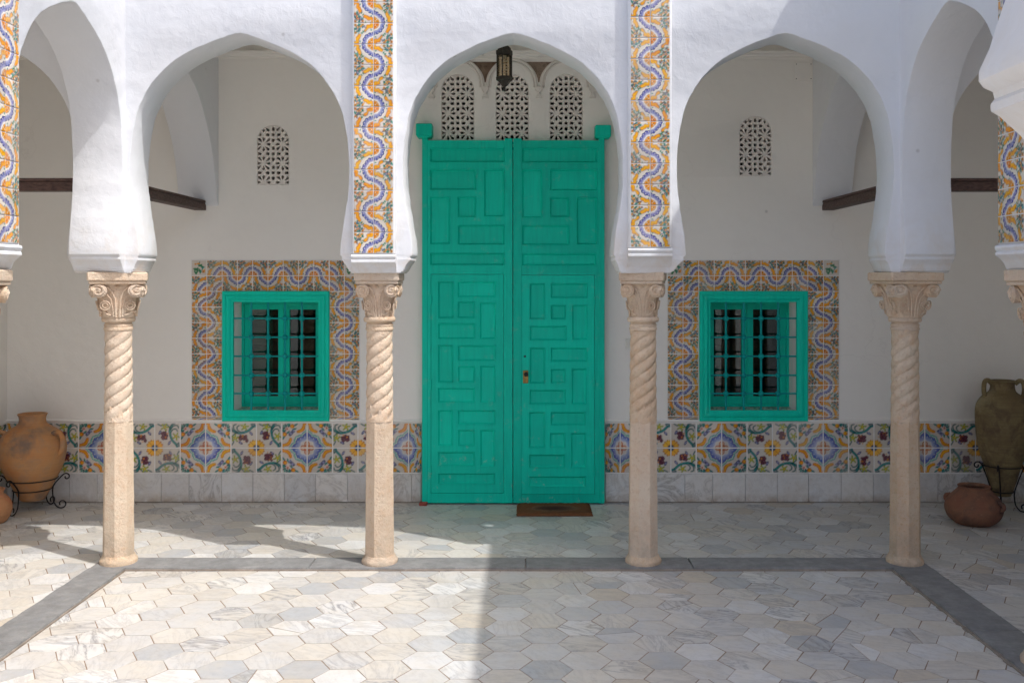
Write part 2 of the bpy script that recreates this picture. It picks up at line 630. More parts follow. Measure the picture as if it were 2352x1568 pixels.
CLAY2 = m_clay('red clay', (0.25, 0.105, 0.065), (0.28, 0.14, 0.08), (0.15, 0.08, 0.06), (0.07, 0.045, 0.045))
CLAY3 = m_clay('olive clay', (0.19, 0.135, 0.065), (0.25, 0.19, 0.09), (0.10, 0.066, 0.04), (0.36, 0.30, 0.17), 0.3)
CLAY4 = m_clay('orange small clay', (0.47, 0.22, 0.10), (0.52, 0.27, 0.13), (0.30, 0.15, 0.09), (0.42, 0.10, 0.05))
GLASS = m_glass('window glass', (0.72, 0.82, 0.79), 1.48)
LGLASS = m_glass('lantern glass', (0.93, 0.88, 0.80), 1.3)
DARK = m_simple('painted dark room', (0.05, 0.04, 0.033), 0.9)  # near-black colour stands for the lack of light behind the openings
COIRM = m_simple('coir', (0.20, 0.085, 0.04), 0.95, 0, 0.5, 90, 0.9, 0.1)
PLAST = m_simple('pale plastic', (0.78, 0.76, 0.70), 0.5, 0, 0.05)
RED = m_simple('red brick', (0.33, 0.07, 0.05), 0.9)

# ------------------------------------------------------------------ measured planes of the place
YF, YB, YC = 5.41, 5.68, 5.543            # back arcade: front face, rear face, column axis
YW = 7.06                                 # rear wall of the gallery
XL0, XL1 = -2.49, -2.214                  # left arcade
XR0, XR1 = 2.065, 2.335                   # right arcade
XWL, XWR = -3.738, 3.62                   # outer side walls
YN0, YN1 = 0.70, 0.965                    # near arcade
YOUT = -0.75
ZT, ZI, ZTIP = 3.52, 1.636, 1.748         # wall top, underside of impost, tip of arch foot
ZCEIL = 3.34
COLX = [-2.305, -0.828, 0.663, 2.145]
SIDEY = [5.543, 4.07, 2.56]
YNA = 0.832

ARCH = [(0.558, 1.748), (0.566, 1.838), (0.581, 1.929), (0.596, 2.019), (0.606, 2.109), (0.6095, 2.199), (0.604, 2.325),
        (0.5816, 2.479), (0.55, 2.578), (0.505, 2.659), (0.442, 2.74), (0.3517, 2.817), (0.2344, 2.88), (0.117, 2.927),
        (0.04, 2.953), (0.0, 2.959)]
ARCH = spline(ARCH, 3)


def arch_pts(tl, tr, flare=0.0):
    """Arch curve from the left foot tip to the right foot tip."""
    c, k = (tl + tr) / 2, (tr - tl) / 2 / 0.558
    j = lambda: R.uniform(-0.0018, 0.0018)
    fl = lambda w, z: (w + flare * (1 - max(0.0, (2.02 - z) / 0.272) ** 1.6)) if w > 0.3 else w + flare * w / 0.3
    left = [(c - fl(w, z) * k + j(), z + j()) for w, z in ARCH]
    right = [(c + fl(w, z) * k + j(), z + j()) for w, z in reversed(ARCH[:-1])]
    return left + right


def half_end(tip, wall):
    """Arch that leaves a pier foot at 'tip' and dies into the outer wall at 'wall' (tip < wall)."""
    c = (tip + wall - 0.03) / 2
    k = (c - tip) / 0.558
    left = [(c - w * k, z) for w, z in ARCH]
    h = wall - 0.045 - c
    prof = [(0, 2.959), (0.14, 2.93), (0.36, 2.86), (0.60, 2.72), (0.76, 2.59), (0.86, 2.48), (0.94, 2.34), (0.975, 2.25), (1.0, 2.18)]
    right = [(c + f * h, z) for f, z in spline(prof, 3)][1:]
    return left + right + [(wall - 0.02, 2.15), (wall, 2.13)]


def foot(axis, wl, wr, bl, br):
    """Impost mouldings under a pier: from right-hand tip down, across, and up to the left-hand tip."""
    def side(s, w, b):
        d = w - b
        steps = [(1.0, ZTIP), (1.0, 1.738), (0.94, 1.731), (0.84, 1.727), (0.82, 1.721), (0.87, 1.716), (0.86, 1.708), (0.76, 1.703), (0.66, 1.695),
                 (0.52, 1.684), (0.41, 1.672), (0.35, 1.663), (0.34, 1.658), (0.26, 1.656), (0.25, 1.648), (0.12, 1.645), (0.06, 1.64), (0.0, ZI)]
        return [(axis + s * (b + d * f), z) for f, z in steps]
    return side(1, wr, br), list(reversed(side(-1, wl, bl)))


def arcade_mesh(s0, s1, piers, end0, end1, top, thick, dz=0.0, bevel=0.007, flare=0.0):
    """piers: (axis, left wing, right wing, left bottom, right bottom), in order; end arches die into walls if True."""
    pts = [(s0, top)]
    feet = [foot(*p) for p in piers]
    if end0:
        a = half_end(-(piers[0][0] - piers[0][1]), -s0)
        pts += [(-x, z) for x, z in reversed(a)][:-1]
    for i, p in enumerate(piers):
        r, l = feet[i]
        pts += list(reversed(l)) + list(reversed(r))
        if i + 1 < len(piers):
            pts += arch_pts(p[0] + p[2], piers[i + 1][0] - piers[i + 1][1], flare)[1:-1]
    if end1:
        pts += half_end(piers[-1][0] + piers[-1][2], s1)[1:]
    pts.append((s1, top))
    pts = [(x, z + dz) for x, z in pts]
    return plate([pts], thick, bevel)


# ------------------------------------------------------------------ painted tiles: the glaze drawing as colour on a fine grid
NG = 30


def grid():
    g = np.linspace(0.5 / NG, 1 - 0.5 / NG, NG)
    return np.meshgrid(g, g, indexing='xy')


def seg_dist(x, y, pts):
    d = np.full(x.shape, 9.0)
    for (ax, ay), (bx, by) in zip(pts[:-1], pts[1:]):
        vx, vy = bx - ax, by - ay
        t = np.clip(((x - ax) * vx + (y - ay) * vy) / (vx * vx + vy * vy + 1e-9), 0, 1)
        d = np.minimum(d, np.hypot(x - ax - t * vx, y - ay - t * vy))
    return d


def put(img, mask, c, a=1.0):
    m = np.clip(mask, 0, 1)[..., None] * a
    img[:] = img * (1 - m) + np.array(c) * m


def edge(d, r, s=0.025):
    return np.clip((r - d) / s + 0.5, 0, 1)


C_BG = lin(212, 203, 192)
C_OR, C_ORD, C_YE = lin(224, 146, 22), lin(170, 92, 16), lin(232, 180, 40)
C_BL, C_BLD, C_LAV = lin(78, 88, 158), lin(38, 44, 100), lin(150, 152, 190)
C_TE, C_TED, C_GR = lin(44, 138, 128), lin(12, 88, 90), lin(10, 116, 68)
C_PU, C_PUD = lin(120, 66, 84), lin(78, 34, 46)
C_RE, C_WH = lin(186, 92, 26), lin(226, 220, 208)
C_LG = lin(160, 170, 70)


def flower(img, x, y, cx, cy, r, petals, centre, n=5, ph=0.0):
    d, t = np.hypot(x - cx, y - cy), np.arctan2(y - cy, x - cx)
    put(img, edge(d, r * (0.75 + 0.3 * np.cos(n * t + ph)), 0.03), petals, 0.9)
    put(img, edge(d, r * 0.32, 0.03), centre)


def leaf(img, x, y, cx, cy, ang, L, W, c, a=0.9):
    dx, dy = x - cx, y - cy
    p, q = dx * math.cos(ang) + dy * math.sin(ang), -dx * math.sin(ang) + dy * math.cos(ang)
    put(img, edge(np.hypot(p / L, q / W), 1.0, 0.35), c, a)


def paint_wave(seed, tone):
    r = random.Random(seed)
    x, y = grid()
    img = np.ones(x.shape + (3,)) * np.array(C_BG)
    d, t = np.hypot(x, y), np.arctan2(y, x)
    j = lambda s=0.02: r.uniform(-s, s)
    for (cx, cy) in ((0.70, 0.70), (0.56, 0.86), (0.86, 0.56), (0.9, 0.9), (0.72, 0.92), (0.92, 0.72)):
        leaf(img, x, y, cx + j(), cy + j(), r.uniform(0, 3), 0.12, 0.05, C_TE if r.random() < 0.75 else C_GR)
        leaf(img, x, y, cx + j(), cy + j(), r.uniform(0, 3), 0.10, 0.035, C_TED, 0.7)
    for _ in range(22):
        a, b = r.uniform(0.40, 1.0), r.uniform(0.40, 1.0)
        if math.hypot(a, b) > 0.74:
            leaf(img, x, y, a, b, r.uniform(0, 3.1), r.uniform(0.05, 0.11), r.uniform(0.02, 0.035), r.choice((C_TE, C_TE, C_TED, C_GR, C_PU, C_BL, C_OR)), 0.85)
    flower(img, x, y, 0.80 + j(), 0.80 + j(), 0.10, C_PU, C_YE, 5, r.uniform(0, 3))
    flower(img, x, y, 0.92 + j(), 0.92 + j(), 0.09, C_OR, C_PUD, 6)
    flower(img, x, y, 0.56 + j(), 0.93 + j(), 0.075, C_OR, C_PUD, 5)
    flower(img, x, y, 0.93 + j(), 0.56 + j(), 0.075, C_OR, C_PUD, 5)
    flower(img, x, y, 0.68 + j(), 0.83 + j(), 0.06, C_PUD, C_BG, 5)
    flower(img, x, y, 0.84 + j(), 0.66 + j(), 0.06, C_OR, C_RE, 5)
    for sw in (0, 1):
        a, b = (x, y) if sw == 0 else (y, x)
        path = spline([(0.985, 0.09), (0.90, 0.05), (0.81, 0.12), (0.84, 0.25), (0.74, 0.30), (0.66, 0.42)], 5)
        dd = seg_dist(a, b, path)
        ph_ = r.uniform(0, 6)
        put(img, edge(dd, 0.086 + 0.036 * np.sin(17 * a + ph_), 0.02), C_PUD, 0.7)
        put(img, edge(dd, 0.064 + 0.036 * np.sin(17 * a + ph_), 0.03), C_OR)
        put(img, edge(dd, 0.02, 0.03), C_YE, 0.8)
        leaf(img, a, b, 0.67, 0.10 + j(), 1.2, 0.06, 0.03, C_TE)
        leaf(img, a, b, 0.60, 0.52, 0.8, 0.07, 0.035, C_GR, 0.8)
    d = (x ** 1.72 + y ** 1.72) ** (1 / 1.72)
    ro = 0.60 + 0.02 * np.cos(16 * t + r.uniform(0, 1))
    d = d * (1 + 0.03 * np.sin(5 * t + r.uniform(0, 6)))
    put(img, edge(d, ro + 0.05), C_WH)
    put(img, edge(d, ro), C_BLD if tone == 0 else lin(70, 50, 46))
    put(img, edge(d, ro - 0.035), C_BL if tone == 0 else lin(128, 104, 112))
    put(img, edge(d, 0.475, 0.09), C_LAV)
    for k in range(5):
        ph = (k + 0.5) / 5 * PI / 2
        put(img, edge(np.hypot(x - 0.515 * math.cos(ph), y - 0.515 * math.sin(ph)), 0.022, 0.02), C_WH)
    put(img, edge(d, 0.385 + 0.01 * np.cos(12 * t)), C_WH)
    put(img, edge(d, 0.315), C_ORD, 0.75)
    put(img, edge(d, 0.285), C_OR)
    put(img, edge(np.abs(np.sin(4 * t)) * d, 0.022, 0.02) * (d < 0.3), C_WH, 0.8)
    put(img, edge(np.abs(d - 0.2), 0.018, 0.02), C_ORD)
    put(img, edge(d, 0.09), C_RE)
    put(img, edge(d, 0.05), C_YE)
    return img


def paint_medallion(seed):
    r = random.Random(seed)
    x, y = grid()
    img = np.ones(x.shape + (3,)) * np.array(C_BG)
    d, t = np.hypot(x, y), np.arctan2(y, x)
    for k in range(7):
        a = -0.6 + k * 0.48
        leaf(img, x, y, 0.77 + 0.14 * math.cos(a), 0.79 + 0.14 * math.sin(a), a, 0.09, 0.04, C_TE if k % 2 else C_TED)
    for (lx, ly, a) in ((0.42, 0.93, 2.6), (0.93, 0.44, -1.0), (0.70, 0.94, 1.9), (0.95, 0.70, -0.3), (0.62, 0.76, 2.3), (0.76, 0.5, -1.2)):
        leaf(img, x, y, lx, ly, a, 0.10, 0.038, C_TED)
        leaf(img, x, y, lx, ly, a, 0.075, 0.02, C_TE)
    for (cx, cy) in ((0.55, 0.885), (0.875, 0.58)):
        q = np.hypot(x - cx, y - cy)
        put(img, edge(q, 0.085), C_ORD)
        put(img, edge(np.hypot(x - cx + 0.01, y - cy - 0.012), 0.068, 0.04), C_OR)
        put(img, edge(np.hypot(x - cx + 0.02, y - cy - 0.025), 0.03, 0.03), C_YE)
    flower(img, x, y, 0.77, 0.79, 0.11, lin(228, 190, 180), C_RE, 7)
    q = np.abs(np.hypot(x, y) - 0.86)
    bk = (q < 0.065) & (np.abs(t - PI / 4) < 0.17)
    put(img, bk * 1.0, C_BLD, 0.85)
    lat = (np.sin(70 * (x + y)) > 0) ^ (np.sin(70 * (x - y)) > 0)
    put(img, (bk & lat) * 1.0, C_LAV, 0.85)
    for sw in (0, 1):
        a, b = (x, y) if sw == 0 else (y, x)
        path = spline([(0.63, 0.36), (0.68, 0.24), (0.78, 0.15), (0.89, 0.115), (0.96, 0.10), (0.965, 0.04)], 5)
        w = np.interp(a, [0.6, 0.7, 0.85, 1.0], [0.02, 0.062, 0.046, 0.034])
        dd = seg_dist(a, b, path)
        put(img, edge(dd, w + 0.018, 0.02), C_RE)
        put(img, edge(dd, w, 0.03), C_OR)
        put(img, edge(dd, w * 0.35, 0.03), C_YE, 0.7)
        put(img, edge(np.hypot(a - 0.915, b - 0.05), 0.022, 0.02), C_BG)
    Rr = 0.53 + 0.085 * np.cos(2 * t) ** 8 + 0.025 * np.cos(8 * t) + 0.012 * np.cos(24 * t)
    put(img, edge(d, Rr + 0.085), C_TED)
    put(img, edge(d, Rr + 0.07), lin(120, 190, 178))
    put(img, edge(d, Rr + 0.02), C_WH)
    put(img, edge(d, Rr - 0.005), C_BLD)
    put(img, edge(d, Rr - 0.03), lin(84, 106, 178))
    put(img, edge(d, 0.40, 0.14), lin(168, 176, 206))
    for k in range(4):
        ph = (k + 0.5) / 4 * PI / 2
        put(img, edge(np.hypot(x - 0.44 * math.cos(ph), y - 0.44 * math.sin(ph)), 0.018, 0.02), C_WH)
    put(img, edge(d, 0.30 + 0.02 * np.cos(8 * t)), C_WH)
    put(img, edge(d, 0.27 + 0.02 * np.cos(8 * t)), C_BG)
    for (cx, cy) in ((0.155, 0.0), (0.0, 0.155)):
        q = np.hypot(x - cx, y - cy)
        put(img, edge(np.abs(q - 0.085), 0.018, 0.02), C_RE)
        put(img, edge(q, 0.045), C_OR)
    put(img, edge(np.hypot(x - 0.07, y - 0.07), 0.03), C_RE)
    put(img, edge(d, 0.045), C_YE)
    return img


def paint_sunflower(seed):
    r = random.Random(seed)
    x, y = grid()
    img = np.ones(x.shape + (3,)) * np.array(C_BG)
    d, t = np.hypot(x, y), np.arctan2(y, x)
    vine = spline([(0.88, 0.0), (0.86, 0.12), (0.70, 0.30), (0.62, 0.50), (0.60, 0.72), (0.70, 0.90)], 6)
    dd = seg_dist(x, y, vine)
    put(img, edge(dd, 0.05), lin(28, 84, 110))
    put(img, edge(dd, 0.028), C_TE)
    for path in (((0.63, 0.6), (0.72, 0.74), (0.84, 0.76), (0.9, 0.68)), ((0.62, 0.72), (0.74, 0.88), (0.9, 0.9), (0.95, 0.8)),
                 ((0.60, 0.75), (0.66, 0.93), (0.80, 0.98)), ((0.86, 0.1), (0.95, 0.2), (0.97, 0.05)), ((0.62, 0.8), (0.45, 0.95), (0.25, 0.9), (0.12, 0.97))):
        put(img, edge(seg_dist(x, y, spline(list(path), 5)), 0.026), C_TED, 0.9)
    for (cx, cy) in ((0.40, 0.84), (0.85, 0.46)):
        q, a = np.hypot(x - cx, y - cy), np.arctan2(y - cy, x - cx)
        rr = 0.10 + 0.065 * np.cos(5 * a + 0.6)
        put(img, edge(q, rr + 0.015), lin(96, 120, 40))
        put(img, edge(q, rr), C_LG)
        put(img, edge(q, 0.04), C_YE, 0.7)
    for k in range(26):
        gx, gy = 0.37 + r.uniform(-0.11, 0.11), 0.50 + r.uniform(-0.14, 0.14)
        put(img, edge(np.hypot(x - gx, y - gy), 0.056, 0.02), C_PUD)
        put(img, edge(np.hypot(x - gx, y - gy), 0.034, 0.03), C_PU)
    for (cx, cy) in ((0.58, 0.20), (0.20, 0.62)):
        leaf(img, x, y, cx, cy, r.uniform(0.2, 1.2), 0.10, 0.05, C_BLD)
        leaf(img, x, y, cx, cy, 0.5, 0.055, 0.025, C_LAV)
    for k in range(5):
        flower(img, x, y, r.uniform(0.15, 0.55), r.uniform(0.35, 0.75), 0.03, C_OR, C_RE)
    pr = 0.27 + 0.065 * np.abs(np.cos(8 * t))
    put(img, edge(d, pr + 0.015), C_ORD)
    put(img, edge(d, pr), lin(236, 178, 62))
    put(img, edge(np.abs(np.sin(8 * t)) * d, 0.012, 0.02) * (d < pr), C_ORD, 0.6)
    put(img, edge(d, 0.12), C_PUD)
    put(img, edge(d, 0.10), lin(60, 90, 130))
    put(img, edge(d, 0.05), C_TE)
    return img


def paint_sprig(seed):
    r = random.Random(seed)
    x, y = grid()
    img = np.ones(x.shape + (3,)) * np.array(C_BG)
    for k in range(9):
        leaf(img, x, y, r.uniform(0.15, 0.6), r.uniform(0.2, 0.8), r.uniform(0, 3), 0.13, 0.05, C_TE if k % 3 else C_OR)
    for k in range(8):
        leaf(img, x, y, 0.55 + 0.2 * math.cos(k), 0.55 + 0.25 * math.sin(k * 1.3), k * 0.9, 0.15, 0.06, C_GR)
    flower(img, x, y, 0.75, 0.25, 0.08, C_OR, C_RE)
    flower(img, x, y, 0.25, 0.75, 0.08, C_PU, C_YE)
    return img


def tile_mesh(img, rot, name):
    """Unit tile in local XZ (facing -Y), its canonical corner turned by rot quarter turns."""
    a = np.rot90(img, k=-rot) if rot else img      # image row index runs upward (z)
    n = NG
    g = (np.arange(n) / (n - 1) - 0.5) * 0.958
    vs, cols = [], []
    for j in range(n):
        for i in range(n):
            e = 0.0016 if (i in (0, n - 1) or j in (0, n - 1)) else 0.0
            vs.append((g[i], -0.0032 + e * 0.7, g[j]))
            cols.append((*a[j, i], 1.0))
    fs = [(j * n + i, j * n + i + 1, (j + 1) * n + i + 1, (j + 1) * n + i) for j in range(n - 1) for i in range(n - 1)]
    ring = [i for i in range(n)] + [j * n + n - 1 for j in range(1, n)] + [(n - 1) * n + i for i in range(n - 2, -1, -1)] + [j * n for j in range(n - 2, 0, -1)]
    o = len(vs)
    for q in ring:
        vs.append((vs[q][0], 0.004, vs[q][2]))
        cols.append((*C_BG, 1.0))
    m = len(ring)
    for k in range(m):
        fs.append((ring[(k + 1) % m], ring[k], o + k, o + (k + 1) % m))
    me = bpy.data.meshes.new(name)
    me.from_pydata(vs, [], fs)
    at_ = me.color_attributes.new('Col', 'FLOAT_COLOR', 'POINT')
    at_.data.foreach_set('color', np.array(cols, dtype=np.float32).ravel())
    me.materials.append(GLAZE)
    return me


# canonical drawing has its corner at the lower left; quarter turns move it:
# 0 lower left, 1 lower right, 2 upper right, 3 upper left  (np.rot90 works on [z, x] arrays)
def variants(fn, seeds, *extra):
    out = []
    for s in seeds:
        img = fn(s, *extra)
        out.append([tile_mesh(img, k, 'tile') for k in range(4)])
    return out


WAVE = variants(paint_wave, (1, 2, 3, 11, 12, 13), 0)
WAVED = variants(paint_wave, (4, 5), 1)
MEDAL = variants(paint_medallion, (1, 2, 3))
SUNF = variants(paint_sunflower, (1, 2, 3, 4))
SPRIG = variants(paint_sprig, (1,))


def corner_index(right, upper):
    """Which mesh of a variant has its drawing's centre at that corner of the tile."""
    for k in range(4):
        img = CORNER_TEST[k]
        if img[NG - 1 if upper else 0, NG - 1 if right else 0] > 0.5:
            return k


_t = np.zeros((NG, NG))
_t[0, 0] = 1
CORNER_TEST = [np.rot90(_t, k=-k) if k else _t for k in range(4)]
CI = {(r_, u_): corner_index(r_, u_) for r_ in (0, 1) for u_ in (0, 1)}


def put_tile(parent, meshes, right, upper, x, y, z, w, h, rz=0.0):
    me = R.choice(meshes)[CI[(right, upper)]]
    return link('tile', me, None, parent, (x, y, z), (R.uniform(-0.008, 0.008), R.uniform(-0.008, 0.008), rz + R.uniform(-0.008, 0.008)), (w, 1, h))


# ------------------------------------------------------------------ the arcade walls
W = 0.213
def pier(a, wl=W, wr=W, bl=0.135, br=0.135):
    return (a, wl, wr, bl, br)


back_arc = arcade_mesh(XWL, XWR, [pier(COLX[0] - 0.02, W, 0.19, 0.16, 0.14), pier(COLX[1], 0.2, 0.2), pier(COLX[2], 0.178, 0.222),
                                  pier(COLX[3] + 0.02, 0.185, W, 0.14, 0.16)], True, True, ZT, YB - YF)
place_plate(back_arc, UP_Y, 0, YF)
wall_back = tag(link('arcade_wall', back_arc, WHITE),
                'sunlit white arcade wall with three horseshoe arches in front of the green door', 'arcade wall', kind='thing')


def side_arcade(x0, x1, label, top=ZT):
    piers = [pier(YNA)] + [pier(y) for y in reversed(SIDEY)]
    me = arcade_mesh(YOUT, YW, piers, True, True, top, x1 - x0, 0.002)
    place_plate(me, UP_X, x0, 0)
    return tag(link('arcade_wall', me, WHITE), label, 'arcade wall', kind='thing')


wall_left = side_arcade(XL0, XL1, 'white arcade wall on the left side of the court, by the orange amphora')
wall_right = side_arcade(XR0, XR1, 'shaded white arcade wall on the right side of the court, by the olive amphora', 4.31)
me = arcade_mesh(XWL, XWR, [pier(x, 0.222, 0.222) for x in COLX], True, True, 3.2, YN1 - YN0, 0.055, 0.012, 0.055)
place_plate(me, UP_Y, 0, YN0)
wall_near = tag(link('arcade_wall', me, WHITE), 'near white arcade wall, only its moulded pier foot hanging in at the upper right corner', 'arcade wall', kind='thing')


def pilaster(wall, x, y, rz, z0, rows, tw, th, first_odd):
    """A flat pilaster with two columns of wave tiles; local front faces -Y."""
    m = MB()
    m.box(-0.119, 0.119, -0.05, 0.02, z0, ZT - 0.02, 0.008)
    p = m.build('pilaster', WHITE, wall, (x, y, 0))
    p.rotation_euler = (0, 0, rz)
    m = MB()
    prof = [(-0.05, z0), (-0.058, z0 - 0.004), (-0.060, z0 - 0.012), (-0.056, z0 - 0.022), (-0.051, z0 - 0.026), (-0.057, z0 - 0.032),
            (-0.058, z0 - 0.042), (-0.050, z0 - 0.05), (-0.040, z0 - 0.055), (-0.022, z0 - 0.075), (-0.008, z0 - 0.098), (0.01, z0 - 0.1), (0.01, z0)]
    m.prism([(a, b) for a, b in prof], -0.121, 0.121, 'x')
    mo = m.build('impost_moulding', WHITE, wall, (x, y, 0))
    mo.rotation_euler = (0, 0, rz)
    for k in range(rows):
        up = (k + first_odd) % 2
        z = z0 + 0.006 + th * (k + 0.5)
        put_tile(p, WAVE, 1, up, -tw / 2, -0.0505, z, tw, th)
        put_tile(p, WAVE, 0, 1 - up, tw / 2, -0.0505, z, tw, th)
    return p


pilaster(wall_back, -0.834, YF, 0, 1.738, 15, 0.108, 0.1144, 0)
pilaster(wall_back, 0.680, YF, 0, 1.772, 15, 0.108, 0.1144, 1)
pilaster(wall_left, XL1, SIDEY[1], PI / 2, 1.748, 15, 0.108, 0.1144, 0)
pilaster(wall_right, XR0, SIDEY[1], -PI / 2, 1.748, 15, 0.108, 0.1144, 1)

# ------------------------------------------------------------------ rear wall with window openings and plaster lattices
WINS = [dict(x0=-2.183, x1=-1.414), dict(x0=1.248, x1=2.026)]
WZ0, WZ1 = 0.584, 1.518
FRW = 0.078


def arch_loop(cx, z0, ztop, hw, n=16):
    zc = ztop - hw
    return [(cx - hw, z0), (cx + hw, z0)] + [(cx + hw * math.cos(PI * i / n), zc + hw * math.sin(PI * i / n)) for i in range(n + 1)]


LATS = [(-1.823, 2.714, 0.1373, 3.0), (1.654, 2.777, 0.1373, 3.0), (-0.491, 3.081, 0.1409, 4.0), (-0.099, 3.081, 0.1409, 4.0), (0.290, 3.081, 0.1409, 4.0)]
loops = [[(XWL - 0.2, 0.0), (XWR + 0.2, 0.0), (XWR + 0.2, 3.7), (XWL - 0.2, 3.7)]]
for w_ in WINS:
    loops.append([(w_['x0'] + FRW, WZ0 + FRW - 0.012), (w_['x1'] - FRW, WZ0 + FRW - 0.012), (w_['x1'] - FRW, WZ1 - FRW + 0.012), (w_['x0'] + FRW, WZ1 - FRW + 0.012)])
for cx, zt, c, n in LATS:
    loops.append(arch_loop(cx, zt - (n + 0.13) * c, zt, 0.835 * c))
me = plate(loops, 0.34, 0.003)
place_plate(me, UP_Y, 0, YW)
back_wall = tag(link('gallery_wall', me, WALL), 'off white rear wall with the green door, two grilled windows and painted tile band', 'wall', kind='thing')

for cx, zt, c, n in LATS:
    hull = [(p[0] * 0.985 + cx * 0.015, p[1]) for p in arch_loop(cx, zt - (n + 0.12) * c, zt - 0.004, 0.825 * c)]
    holes = []
    kite = [(0.11, 0), (0.30, -0.08), (0.385, 0), (0.30, 0.08)]
    diag = [(0.115, 0.085), (0.325, 0.175), (0.325, 0.30), (0.205, 0.325)]
    diag = [(0.10, 0.075), (0.33, 0.185), (0.33, 0.305), (0.235, 0.305)]
    pent = [(0.10, 0.5), (0.15, 0.425), (0.30, 0.425), (0.30, 0.575), (0.15, 0.575)]
    for row in range(0, int(n) + 2):
        for s in (-1, 1):
            ox, oy = s * 0.5, row
            for q in range(4):
                ca, sa = round(math.cos(q * PI / 2)), round(math.sin(q * PI / 2))
                for base in (kite, diag, [(b_, a_) for a_, b_ in reversed(diag)]):
                    if base is not kite and base is not diag:
                        continue
                    holes.append([(ox + a * ca - b * sa, oy + a * sa + b * ca) for a, b in base])
            for mx in (-1, 1):
                holes.append([(ox + mx * a, oy + b) for a, b in pent])
        for mz in (-1, 1):
            holes.append([(b - 0.5, row + mz * a) for a, b in pent])
        holes.append([(-0.075, row + 0.425), (0.075, row + 0.425), (0.075, row + 0.575), (-0.075, row + 0.575)])
    out = [arch_loop(cx, zt - (n + 0.13) * c + 0.001, zt - 0.001, 0.835 * c - 0.001)]
    for h in holes:
        h = [(cx + a * c, zt - n * c + b * c) for a, b in h]
        if area(h) < 0:
            h.reverse()
        h = clip_convex(h, hull)
        if len(h) >= 3 and area(h) > 0.00006:
            out.append(h)
    me = plate(out, 0.045, 0.0)
    place_plate(me, UP_Y, 0, YW + 0.004)
    link('lattice_screen', me, LATT, back_wall)

# cornice of the gallery
m = MB()
cor = [(0.0, 3.185), (-0.012, 3.185), (-0.014, 3.196), (-0.034, 3.200), (-0.04, 3.214), (-0.062, 3.220), (-0.066, 3.236), (0.0, 3.240)]
m.prism([(YW + a, b) for a, b in cor], XWL, XWR, 'x')
m.build('cornice', WALL, back_wall)
for wl_, X, s in ((wall_left, XL1, 1), (wall_right, XR0, -1)):
    m = MB()
    m.prism([(X - s * a, b) for a, b in cor], YB, YW - 0.068, 'y')
    m.build('cornice', WALL, wl_)

# plaster tracery over the door: little arches, hanging pendants, stained spandrels
PX = [-0.680, -0.2937, 0.0926, 0.479]
for i in range(3):
    c = (PX[i] + PX[i + 1]) / 2
    hw = 0.174
    for off, rr, dy in ((0.0, 0.011, -0.006), (-0.018, 0.006, -0.003)):
        pts = [(c + (hw + off) * math.cos(PI - PI * k / 28), YW + dy, 2.985 + (0.200 + off) * abs(math.sin(PI * k / 28)) ** 0.85) for k in range(29)]
        m = MB()
        m.tube(pts, rr, 8)
        m.build('arch_moulding', LATT, back_wall, ang=60)
for i, px in enumerate(PX):
    m = MB()
    m.prism([(px - 0.022, 2.99), (px + 0.022, 2.99), (px + 0.024, 2.965), (px + 0.008, 2.945), (px + 0.012, 2.93), (px + 0.024, 2.912), (px + 0.02, 2.905),
             (px - 0.02, 2.905), (px - 0.024, 2.912), (px - 0.012, 2.93), (px - 0.008, 2.945), (px - 0.024, 2.965)], YW + 0.003, YW - 0.022, 'y', 0.004)
    m.build('pendant', LATT, back_wall)
    tri = []
    for k in range(12):
        a = k / 11
        ang = PI * 0.5 * (1 - a) + 0.12 * a
        tri.append((px - 0.193 + 0.178 * math.cos(ang) + 0.012, 2.99 + 0.19 * math.sin(ang) ** 0.85))
    right = [(2 * px - a, b) for a, b in reversed(tri)]
    poly = [p for p in tri if p[0] > px - 0.125] + [p for p in right if p[0] < px + 0.125]
    m = MB()
    m.prism(poly, YW + 0.001, YW - 0.003, 'y')
    m.build('spandrel', STAIN, back_wall)

# painted dado band, marble skirting
DZ0, DZ1 = 0.211, 0.571
dt = 0.1828
m = MB()
DOORX0, DOORX1 = -0.749, 0.567
m.box(XWL, DOORX0 - 0.004, YW - 0.006, YW + 0.01, 0.0, DZ1 + 0.006)
m.build('tile_bed', MORTAR, back_wall)
m = MB()
m.box(DOORX1 + 0.004, XWR, YW - 0.006, YW + 0.01, 0.0, DZ1 + 0.006)
m.build('tile_bed', MORTAR, back_wall)


def plaster_lip(x0, x1, z):
    m = MB()
    m.tube([(x0, YW - 0.004, z)] + [(x0 + (x1 - x0) * k / 24, YW - 0.004 + R.uniform(-0.002, 0.002), z + R.uniform(-0.004, 0.004)) for k in range(1, 24)] + [(x1, YW - 0.004, z)], 0.011, 8)
    m.build('plaster_lip', WALL, back_wall, ang=60)


plaster_lip(XWL, DOORX0, DZ1 + 0.014)
plaster_lip(DOORX1, XWR, DZ1 + 0.014)
